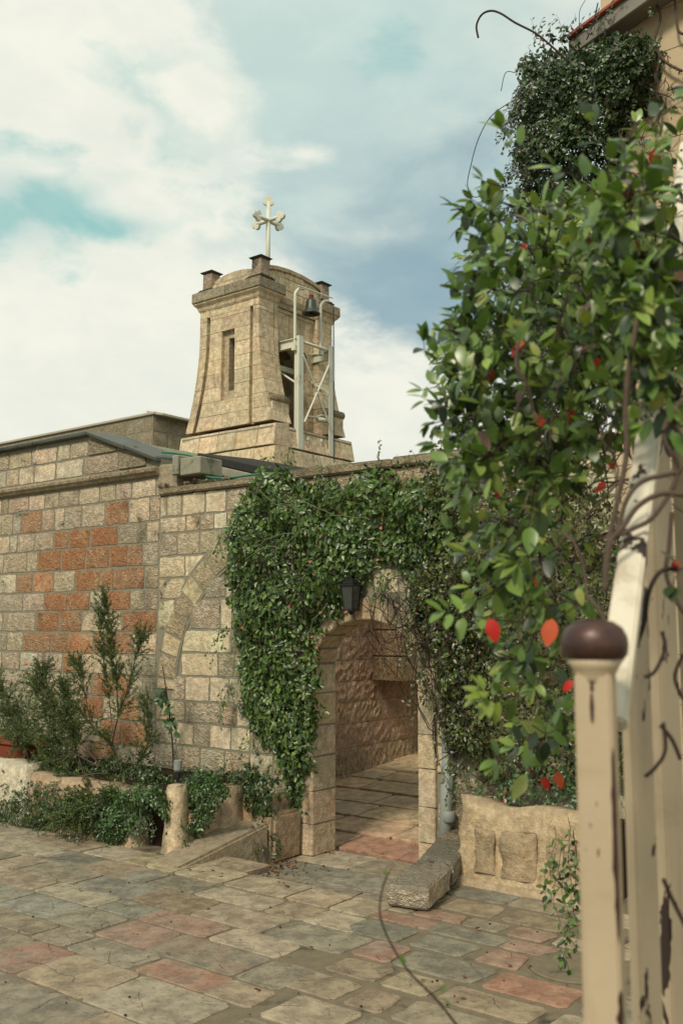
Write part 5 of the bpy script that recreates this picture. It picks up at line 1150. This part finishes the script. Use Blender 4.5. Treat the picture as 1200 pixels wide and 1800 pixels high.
# dry leaves and grit on the ground
lt = T('fallen_leaves', None, None, (0, -.6, 0), 'W', kind='stuff')
P = []
for _ in range(260):
    a = random.random(); c_ = G(random.gauss(475, 26), random.gauss(1522, 9), .01) if a < .75 else G(random.uniform(330, 620), random.uniform(1510, 1600), .01)
    if a >= .9: c_ = G(random.uniform(0, 1000), random.uniform(1560, 1790), .16)
    if c_[1] > -1.25 and -.2 < c_[0] < 1.6: c_[2] = .008
    elif c_[1] < -1.3: c_[2] = .163
    else: continue
    P.append(c_)
P.extend([on(x, 1502 + random.uniform(-8, 4), .15) for x in np.random.RandomState(3).uniform(570, 592, 14)])
P = np.array(P); leaves('fallen_leaves', P, norm(RS.normal(0, .3, (len(P), 3)) + (0, 0, 1)), RS.uniform(.02, .045, len(P)), pick(len(P), [(3, (.16, .05, .03), .4), (2, (.10, .045, .025), .4), (1, (.26, .13, .04), .3)]), lt, width=.6, axis_bias=(0, 0, 0))
gr = T('paving_grit', None, None, (1, -3, .15), 'W', kind='stuff'); mb = MB()
for _ in range(36):
    c_ = G(random.uniform(0, 1000), random.uniform(1500, 1795), .152)
    if -.2 < c_[0] < 1.66 and c_[1] > -1.3: continue
    r = random.uniform(.004, .010); mb.lathe([(r * .5, 0), (r, r * .4), (r * .5, r * .8)], c_, 5)
mb.build('grit', 'soil', gr)
# ================================================================== RAILING at the near right
D0_ = .98
pw = at(1044, 1150, D0_); pw2 = np.array([pw[0], pw[1]])
rd = np.array([.40, .917]); rd /= np.linalg.norm(rd); rn = np.array([-rd[1], rd[0]])    # along the railing; to its left
rl = T('railing', 'cream painted steel railing with sloping handrail and chipped newel post topped by a brown knob', 'railing', (pw[0], pw[1], .15), 'C')
hwp = .018
def bar(c, z0, z1, a, b, ang, name='baluster', z1b=None):
    ca, sa_ = math.cos(ang), math.sin(ang); q = [(-a, -b), (a, -b), (a, b), (-a, b)]
    pts = [(c[0] + x * ca - y * sa_, c[1] + x * sa_ + y * ca) for x, y in q]
    return MB().hexa([(*p, z0) for p in pts] + [(*p, z1) for p in pts]).build(name, 'fence', rl, bevel=.0025, seg=2)
zk = 2 - (1150 - 1100) / FPX * D0_
bar(pw2, .15, zk - .018, hwp, hwp, math.atan2(rd[1], rd[0]) - math.pi / 2, 'newel_post')
MB().lathe([(.018, -.030), (.019, -.022), (.023, -.013), (.0285, -.004)], (pw[0], pw[1], zk), 28).build('knob_collar', 'fence', rl, smooth=True)
MB().lathe([(.0285, -.0042), (.0325, .001), (.0335, .010), (.0325, .018), (.028, .027), (.019, .033), (.008, .0355), (.001, .036)], (pw[0], pw[1], zk), 36).build('knob', 'knob', rl, smooth=True)
# handrail: starts at the newel, climbs away
ra = at(1072, 1275, 1.02)
r1 = at(1143, 740, 1.40); rd = (r1[:2] - ra[:2]) / np.linalg.norm(r1[:2] - ra[:2]); rn = np.array([-rd[1], rd[0]])
dz = (r1[2] - ra[2]) / np.linalg.norm(r1[:2] - ra[:2]); LR = 1.3
rail_at = lambda s: np.array([ra[0] + rd[0] * s, ra[1] + rd[1] * s, ra[2] + dz * s])
p, q = rail_at(0), rail_at(LR); n_ = np.array([rn[0], rn[1], 0]); dr_ = (q - p) / np.linalg.norm(q - p); up_ = np.cross(dr_, n_); up_ = -up_ if up_[2] < 0 else up_
def beam(p, q, hw_, hh, name):
    mt_ = 'fence_rail'; c = [p + n_ * sx * hw_ + up_ * sz * hh for sx, sz in ((-1, -1), (1, -1), (1, 1), (-1, 1))] + [q + n_ * sx * hw_ + up_ * sz * hh for sx, sz in ((-1, -1), (1, -1), (1, 1), (-1, 1))]
    return MB().add(c, [(3, 2, 1, 0), (4, 5, 6, 7), (0, 1, 5, 4), (1, 2, 6, 5), (2, 3, 7, 6), (3, 0, 4, 7)]).build(name, mt_, rl, bevel=.003, seg=2)
beam(p, q, .0165, .010, 'handrail')
for x_, d_, zt_ in ((1113, 1.22, 2.05), (1163, 1.50, 2.34), (1217, 1.62, 2.42), (1272, 1.75, 2.5), (1328, 1.88, 2.6)):
    c = at(x_, 1100, d_); k_ = d_ / 1.17; bar(c[:2], .10, zt_, .0185 * k_, .0085 * k_, math.radians(33 + random.uniform(-2, 2)))
ta, tb = at(1140, 1100, 1.50), at(1345, 1100, 1.93)
ta[2], tb[2] = 2.27, 2.63; beam(ta, tb, .012, .010, 'upper_rail'); ta[2], tb[2] = .45, .62; beam(ta, tb, .012, .010, 'lower_rail')
# flaked paint: bare rusty metal down the newel's edge
pa_ = math.atan2(.917, .40) - math.pi / 2; ex_ = np.array([math.cos(pa_), math.sin(pa_)]); ey_ = np.array([-math.sin(pa_), math.cos(pa_)])
def flake(z0, z1, x0, wmax, onside=False, n=16):
    mb = MB(); L, Rr = [], []
    for i in range(n + 1):
        t = i / n; w_ = wmax * (math.sin(math.pi * t) ** .5) * (.45 + .55 * abs(mnoise.noise(Vector((t * 7, z0 * 31, x0 * 90)))) * 2)
        z = z1 + (z0 - z1) * t
        if onside: a = pw2 + ex_ * (hwp + .0006) + ey_ * (-hwp); b = pw2 + ex_ * (hwp + .0006) + ey_ * (-hwp + w_)
        else: a = pw2 + ex_ * (x0 - w_) + ey_ * (-hwp - .0006); b = pw2 + ex_ * (x0 + (0 if x0 > hwp * .9 else w_)) + ey_ * (-hwp - .0006)
        L.append((a[0], a[1], z)); Rr.append((b[0], b[1], z))
    mb.add(L + Rr, [(i, i + 1, n + 2 + i, n + 1 + i) for i in range(n)]); return mb.build('bare_metal_flake', 'knob', rl)
flake(1.70, 1.885, hwp, .006); flake(1.70, 1.885, hwp, .018, True); flake(1.60, 1.66, hwp, .005); flake(1.60, 1.66, hwp, .012, True); flake(1.905, 1.935, -.001, .0035); flake(1.935, 1.95, -.0005, .0025); flake(1.45, 1.53, hwp, .004)
# ================================================================== NEAR CREEPER: broad leaves on the railing
nc = T('railing_creeper', 'large leafy creeper with scattered scarlet leaves climbing over the cream railing', 'climbing plant', (.75, 1.9, .15), 'C')
FP = [(850, 350), (905, 338), (960, 330), (1030, 335), (1085, 290), (1150, 215), (1215, 180), (1215, 640), (1150, 650), (1118, 660), (1095, 740), (1075, 840), (1062, 960), (1045, 1085), (1015, 1120), (1008, 1300), (1005, 1395), (960, 1375), (925, 1345), (890, 1320), (905, 1250), (880, 1180), (850, 1120), (850, 1000), (830, 930), (825, 850), (800, 770), (770, 700), (765, 610), (805, 580), (815, 500), (840, 440)]
FPn = [tuple(p) for p in FP]
def cleaf(i):
    R = random.Random(i); vs = []; rows_ = 7; cup = R.uniform(.02, .12); dr = R.uniform(.05, .30); tw = R.uniform(-.25, .25)
    for j in range(rows_ + 1):
        t = j / rows_; w_ = (math.sin(math.pi * min(1, t * 1.02 + .0) ** .82)) ** .75 * .27 * R.uniform(.96, 1.04) if 0 < j < rows_ else .004
        z = -dr * t * t; a = tw * t
        for sx in (-1, 0, 1): vs.append((sx * w_ * math.cos(a), t, z + (cup * (1 if sx else 0) * w_ * 4 * .5) + sx * w_ * math.sin(a)))
    fs = [(j * 3 + k, j * 3 + k + 1, (j + 1) * 3 + k + 1, (j + 1) * 3 + k) for j in range(rows_) for k in range(2)]
    me = bpy.data.meshes.new('leaf'); me.from_pydata(vs, [], fs); me.update(); me.polygons.foreach_set('use_smooth', [True] * len(fs)); me.materials.append(M['leafobj']); return me
CLM = [cleaf(i) for i in range(8)]
from mathutils import Matrix
SL = []      # (size/depth, P, axis, normal, size, color)
LG = [(5, (.085, .150, .032), .35), (4, (.135, .215, .048), .3), (2.4, (.028, .050, .018), .3), (2.4, (.21, .29, .07), .3), (.8, (.24, .27, .06), .2), (.35, (.10, .05, .035), .3)]
LIME = [(3, (.20, .27, .05), .2), (1, (.13, .2, .05), .2)]
stm = MB()
def twig(ln, size, table, r=.0016, step=.026, start=.15, tipleaf=True, col='twig'):
    ln = [np.array(p) for p in ln]; seg = [np.linalg.norm(b - a) for a, b in zip(ln[:-1], ln[1:])]; L = sum(seg); n = len(ln)
    stm.tube(ln, [r * .8 * (1 - .55 * i / n) for i in range(n)], 5)
    s = L * start; side = random.uniform(0, math.pi)
    while s < L:
        a = 0; q = s
        while a < len(seg) - 1 and q > seg[a]: q -= seg[a]; a += 1
        t = (ln[a + 1] - ln[a]) / (seg[a] + 1e-9); p = ln[a] + t * min(q, seg[a])
        o = np.cross(t, [math.cos(side), math.sin(side), .3]); o /= np.linalg.norm(o) + 1e-9
        for sg in (1, -1):
            if random.random() < .12: continue
            ax = t * random.uniform(.25, .8) + o * sg + np.array([0, 0, random.uniform(-.5, .4)]); ax /= np.linalg.norm(ax)
            nrm = np.array([random.gauss(-.15, .45), random.gauss(-.45, .4), random.uniform(.5, 1.5)]); nrm -= ax * (nrm @ ax); nrm /= np.linalg.norm(nrm) + 1e-9
            sz = size * random.uniform(.7, 1.15) * (1 - .25 * s / L); b = p + ax * .006
            SL.append((sz / max(.3, p[1]), b, ax, nrm, sz, pick(1, table)[0]))
        side += 1.35; s += step * random.uniform(.8, 1.3)
    if tipleaf:
        t = ln[-1] - ln[-2]; t /= np.linalg.norm(t)
        for _ in range(2):
            ax = t + RS.normal(0, .35, 3); ax /= np.linalg.norm(ax); nrm = np.array([-.2, -.5, .8]) + RS.normal(0, .2, 3); nrm -= ax * (nrm @ ax); nrm /= np.linalg.norm(nrm)
            SL.append((size * .7 / p[1], ln[-1], ax, nrm, size * random.uniform(.6, .85), pick(1, table)[0]))
def C(pts, d): return smooth_line([at(a, b, d + (i * -.02)) for i, (a, b) in enumerate(pts)], 4)
hand = [([(950, 300), (915, 262), (892, 240), (880, 225)], 1.6, .046, LG), ([(905, 410), (868, 420), (842, 410), (832, 385)], 1.7, .044, [LG[0], LG[2]]), ([(900, 520), (850, 512), (815, 515), (795, 508)], 1.6, .046, [LG[1], LG[0]]),
        ([(880, 470), (850, 468), (835, 480), (826, 500)], 1.7, .042, [LG[2]]), ([(870, 650), (810, 622), (765, 640), (748, 620), (744, 600)], 1.7, .044, [LG[2], LG[0]]), ([(860, 740), (800, 722), (765, 722)], 1.75, .046, [LG[2]]),
        ([(860, 600), (815, 590), (780, 580)], 1.7, .044, [LG[2], LG[0]]), ([(920, 1095), (860, 1088), (810, 1078), (778, 1074)], 1.5, .042, [LG[1]]), ([(930, 1215), (890, 1225), (850, 1222)], 1.4, .042, LIME), ([(900, 1250), (868, 1235), (850, 1215)], 1.4, .038, LIME),
        ([(950, 1370), (910, 1345), (870, 1335)], 1.5, .042, LG), ([(900, 330), (870, 325), (850, 318)], 1.6, .042, [LG[0], LG[1]]), ([(880, 900), (830, 862), (800, 848)], 1.6, .044, [LIME[1], LG[1]]), ([(880, 960), (820, 940), (785, 930)], 1.7, .042, LG),
        ([(860, 690), (830, 660), (800, 650)], 1.7, .042, [LG[2], LG[0]]), ([(890, 560), (850, 540), (832, 545)], 1.75, .040, [LG[2]]), ([(1160, 760), (1185, 745), (1210, 735)], 1.2, .040, [LG[0]]), ([(1215, 1010), (1195, 1000), (1180, 1030)], 1.2, .036, [LG[2]]), ([(1140, 230), (1165, 190), (1172, 160)], 1.6, .045, [LG[2]]), ([(1100, 260), (1140, 210), (1195, 180)], 1.7, .045, [LG[2], LG[0]])]
for k in range(34):
    x0_, y0_ = random.choice(((840, 440), (820, 520), (800, 600), (775, 660), (790, 740), (815, 800), (835, 380), (860, 340), (825, 870), (840, 940), (850, 1010)))
    hand.append(([(x0_ + 70, y0_ + random.uniform(-20, 30)), (x0_ + 20, y0_ + random.uniform(-30, 30)), (x0_ - random.uniform(5, 40), y0_ + random.uniform(-40, 50))], random.uniform(1.55, 1.9), random.uniform(.036, .050), LG if random.random() < .5 else [LG[2], LG[0]]))
for pts, d, sz, tb in hand: twig(C(pts, d), sz, tb, step=.024, start=.3)
cnt = 0
fx = np.array(FPn)
while cnt < 460:
    x, y = random.uniform(740, 1215), random.uniform(150, 1400)
    if not inpoly(np.array([x]), np.array([y]), FPn)[0]: continue
    ed = edist(np.array([x]), np.array([y]), FPn)[0]
    if ed < 22: continue
    if y > 850 and random.random() < .5: continue
    if x < 900 and y > 820 and random.random() < .6: continue
    if x > 1030 and y > 700 and random.random() < .4: continue
    d = random.uniform(1.5, 2.4) if x < 1040 else random.uniform(1.55, 2.6)
    dirx = random.gauss(-.6 if x < 960 else -.1, .8); diry = random.gauss(.15 if y > 350 else -.5, .7); n2 = math.hypot(dirx, diry) + .01
    Lp = min(random.uniform(50, 150), ed + 35); ex, ey = x + dirx / n2 * Lp, y + diry / n2 * Lp
    if not inpoly(np.array([ex]), np.array([ey]), FPn)[0] and random.random() < .75: continue
    p = at(x, y, d); q = at(ex, ey, d + random.uniform(-.12, .06)); twig(wig(p, q, 6, .08, .03), random.uniform(.034, .052), LG, r=random.uniform(.0012, .002)); cnt += 1
for k in range(80):
    x, y = random.uniform(1075, 1215), random.uniform(330, 710 - max(0, (1140 - 1085)) * 0); d = random.uniform(1.25, 1.6)
    p = at(x, y, d); q = at(x + random.gauss(-20, 60), min(y + random.gauss(0, 60), 760), d - .05); twig(wig(p, q, 6, .1), random.uniform(.036, .050), LG, r=.0016)
# hanging shoots lower right
for k in range(9):
    x = random.uniform(972, 1015); p = at(x, random.uniform(1435, 1500), 3.0); q = at(x + random.uniform(-18, 12), random.uniform(1560, 1705), 3.0); twig(wig(p, q, 8, .05), .030, [LG[0], LG[2]], r=.0012, step=.022)
reds = [(965, 1112, 1.35, .040), (866, 1108, 1.4, .036), (1053, 642, 1.5, .026), (950, 740, 1.6, .028), (1130, 355, 1.6, .022), (908, 612, 1.6, .034), (1045, 520, 1.55, .028), (1037, 425, 1.7, .024), (918, 437, 1.7, .022), (1115, 436, 1.7, .030), (862, 658, 1.7, .024), (1055, 856, 1.6, .022), (945, 1022, 1.6, .026), (997, 1206, 1.5, .022), (1186, 995, 1.2, .018), (982, 1372, 1.8, .032), (960, 1378, 1.8, .030), (1040, 1170, 1.4, .02), (1120, 800, 1.9, .02), (874, 868, 1.6, .016), (822, 942, 1.7, .016), (1075, 820, 1.7, .018), (1150, 280, 1.8, .04), (1000, 730, 1.7, .03)]
RED = []
for i, (x, y, d, s) in enumerate(reds):
    ax = np.array([random.gauss(0, .5), random.gauss(0, .2), -1.0]); ax /= np.linalg.norm(ax); nrm = np.array([-.3, -1, .3]) + RS.normal(0, .2, 3); nrm -= ax * (nrm @ ax); nrm /= np.linalg.norm(nrm)
    RED.append((9, at(x, y, d) - ax * s * .5, ax, nrm, s, np.array((.50, .025, .02) if i % 3 else (.50, .08, .02))))
SL.sort(key=lambda t: -t[0]); big, rest = SL[:276], SL[276:]
for i, (_, p, ax, nrm, sz, col) in enumerate(RED + big):
    o = link('leaf', random.choice(CLM), nc, (*col, 1)); sd = np.cross(ax, nrm); w_ = random.uniform(.8, 1.1) if _ != 9 else 1.08
    m4 = Matrix(((sd[0] * w_, ax[0], nrm[0], 0), (sd[1] * w_, ax[1], nrm[1], 0), (sd[2] * w_, ax[2], nrm[2], 0), (0, 0, 0, 1))) @ Matrix.Scale(sz, 4)
    m4.translation = Vector(p - nc.base); o.matrix_local = m4
    if _ == 9: o['label'] = 'scarlet leaf'
A_ = lambda k: np.array([r[k] for r in rest])
def leaves_big(name, P, AX, N_, sz, cols, parent, width=.50, rows=5):
    n = len(P); SD = np.cross(AX, N_); vv = []; L = sz[:, None]; dr = RS.uniform(.05, .3, (n, 1)); cu = RS.uniform(.05, .2, (n, 1))
    for j in range(rows + 1):
        t = j / rows; w_ = (math.sin(math.pi * t ** .82)) ** .75 * width * .5 if 0 < j < rows else .004
        for sx in (-1, 0, 1): vv.append(P + AX * L * t + SD * L * w_ * sx + N_ * L * (-dr * t * t + cu * (abs(sx) * w_)))
    k = 3 * (rows + 1); v = np.stack(vv, 1).reshape(-1, 3) - parent.base
    Q = np.array([(j * 3 + a, j * 3 + a + 1, (j + 1) * 3 + a + 1, (j + 1) * 3 + a) for j in range(rows) for a in range(2)]); Q4 = (Q[None] + (np.arange(n) * k)[:, None, None]).reshape(-1, 4)
    me = bpy.data.meshes.new(name); me.vertices.add(len(v)); me.vertices.foreach_set('co', v.astype('f').ravel()); me.loops.add(Q4.size); me.loops.foreach_set('vertex_index', Q4.astype('i').ravel())
    me.polygons.add(len(Q4)); me.polygons.foreach_set('loop_start', (np.arange(len(Q4)) * 4).astype('i')); me.update(calc_edges=True); me.polygons.foreach_set('use_smooth', [True] * len(Q4))
    a_ = me.color_attributes.new('leafcol', 'FLOAT_COLOR', 'POINT'); a_.data.foreach_set('color', np.repeat(np.concatenate([cols, np.ones((n, 1))], 1), k, 0).astype('f').ravel()); me.materials.append(M['leaf'])
    return link(name, me, parent, kind='stuff')
leaves_big('foliage', A_(1), A_(2), A_(3), A_(4), A_(5), nc)
stm.build('twigs', 'twig_dark', nc, smooth=True, kind='stuff')
# older tangled stems behind and round the handrail
for k in range(170):
    x, y = random.uniform(930, 1210), random.uniform(330, 1000); d = random.uniform(1.35, 2.5)
    p = at(x, y, d); q = at(max(900, x + random.gauss(0, 80)), max(300, y + random.uniform(-220, 220)), d + random.uniform(-.2, .2))
    MB().tube(wig(p, q, 12, .07), random.uniform(.0008, .0024), 6).build('old_stem', 'twig_dark' if k % 3 else 'twig', nc, smooth=True)
vines = [([(1120, 560), (1105, 640), (1098, 720), (1100, 800), (1080, 900), (1068, 960), (1062, 1010)], 1.22, .0045), ([(1200, 870), (1160, 868), (1120, 890), (1095, 925), (1070, 960), (1062, 1040)], 1.16, .0042), ([(1200, 700), (1165, 760), (1190, 830), (1150, 905), (1110, 930), (1090, 940)], 1.2, .0038),
         ([(1195, 830), (1130, 845), (1100, 880), (1085, 935)], 1.2, .004), ([(1190, 1000), (1160, 1005), (1140, 1040), (1130, 1100), (1110, 1150)], 1.2, .0036), ([(1162, 1110), (1168, 1140), (1150, 1180), (1132, 1190)], 1.12, .0028), ([(1165, 1270), (1168, 1320), (1150, 1350), (1133, 1365)], 1.12, .0028), ([(1160, 1275), (1180, 1300), (1195, 1335)], 1.15, .003), ([(1165, 1545), (1180, 1580), (1205, 1630)], 1.1, .003), ([(1200, 1150), (1185, 1190), (1200, 1230)], 1.2, .003),
         ([(1180, 900), (1175, 960), (1170, 1010), (1190, 1060), (1205, 1080)], 1.3, .004), ([(1110, 660), (1120, 600), (1150, 540), (1180, 480)], 1.5, .005), ([(1145, 560), (1135, 640), (1150, 700), (1190, 760)], 1.3, .004), ([(1105, 720), (1120, 640), (1125, 560), (1110, 480)], 1.5, .004), ([(1050, 560), (1100, 600), (1160, 610), (1210, 600)], 1.7, .004)]
for pts, d, r in vines: MB().tube(smooth_line([at(a, b, d) for a, b in pts], 7), r * .8, 8).build('woody_vine', 'twig' if r > .0037 else 'twig_dark', nc, smooth=True)
tn = MB(); ln = smooth_line([at(a, b, 1.30) for a, b in ((684, 1532), (672, 1562), (668, 1610), (690, 1665), (722, 1712), (765, 1755), (805, 1805), (860, 1870), (960, 1960))], 8); tn.tube(ln, [0.0010 + .0011 * i / len(ln) for i in range(len(ln))], 6); tn.build('long_shoot', 'twig_dark', nc, smooth=True)
P = np.array([at(712, 1697, 1.25), at(676, 1540, 1.25), at(776, 1745, 1.25), at(792, 1768, 1.25)]); leaves_big('shoot_buds', P, norm(np.array([(-.5, 0, .8), (.1, 0, 1), (.3, 0, .9), (-.6, 0, .5)])), norm(np.array([(-.5, -1, .3)] * 4)), np.array([.016, .009, .012, .01]), np.array([(.08, .14, .03)] * 4), nc)
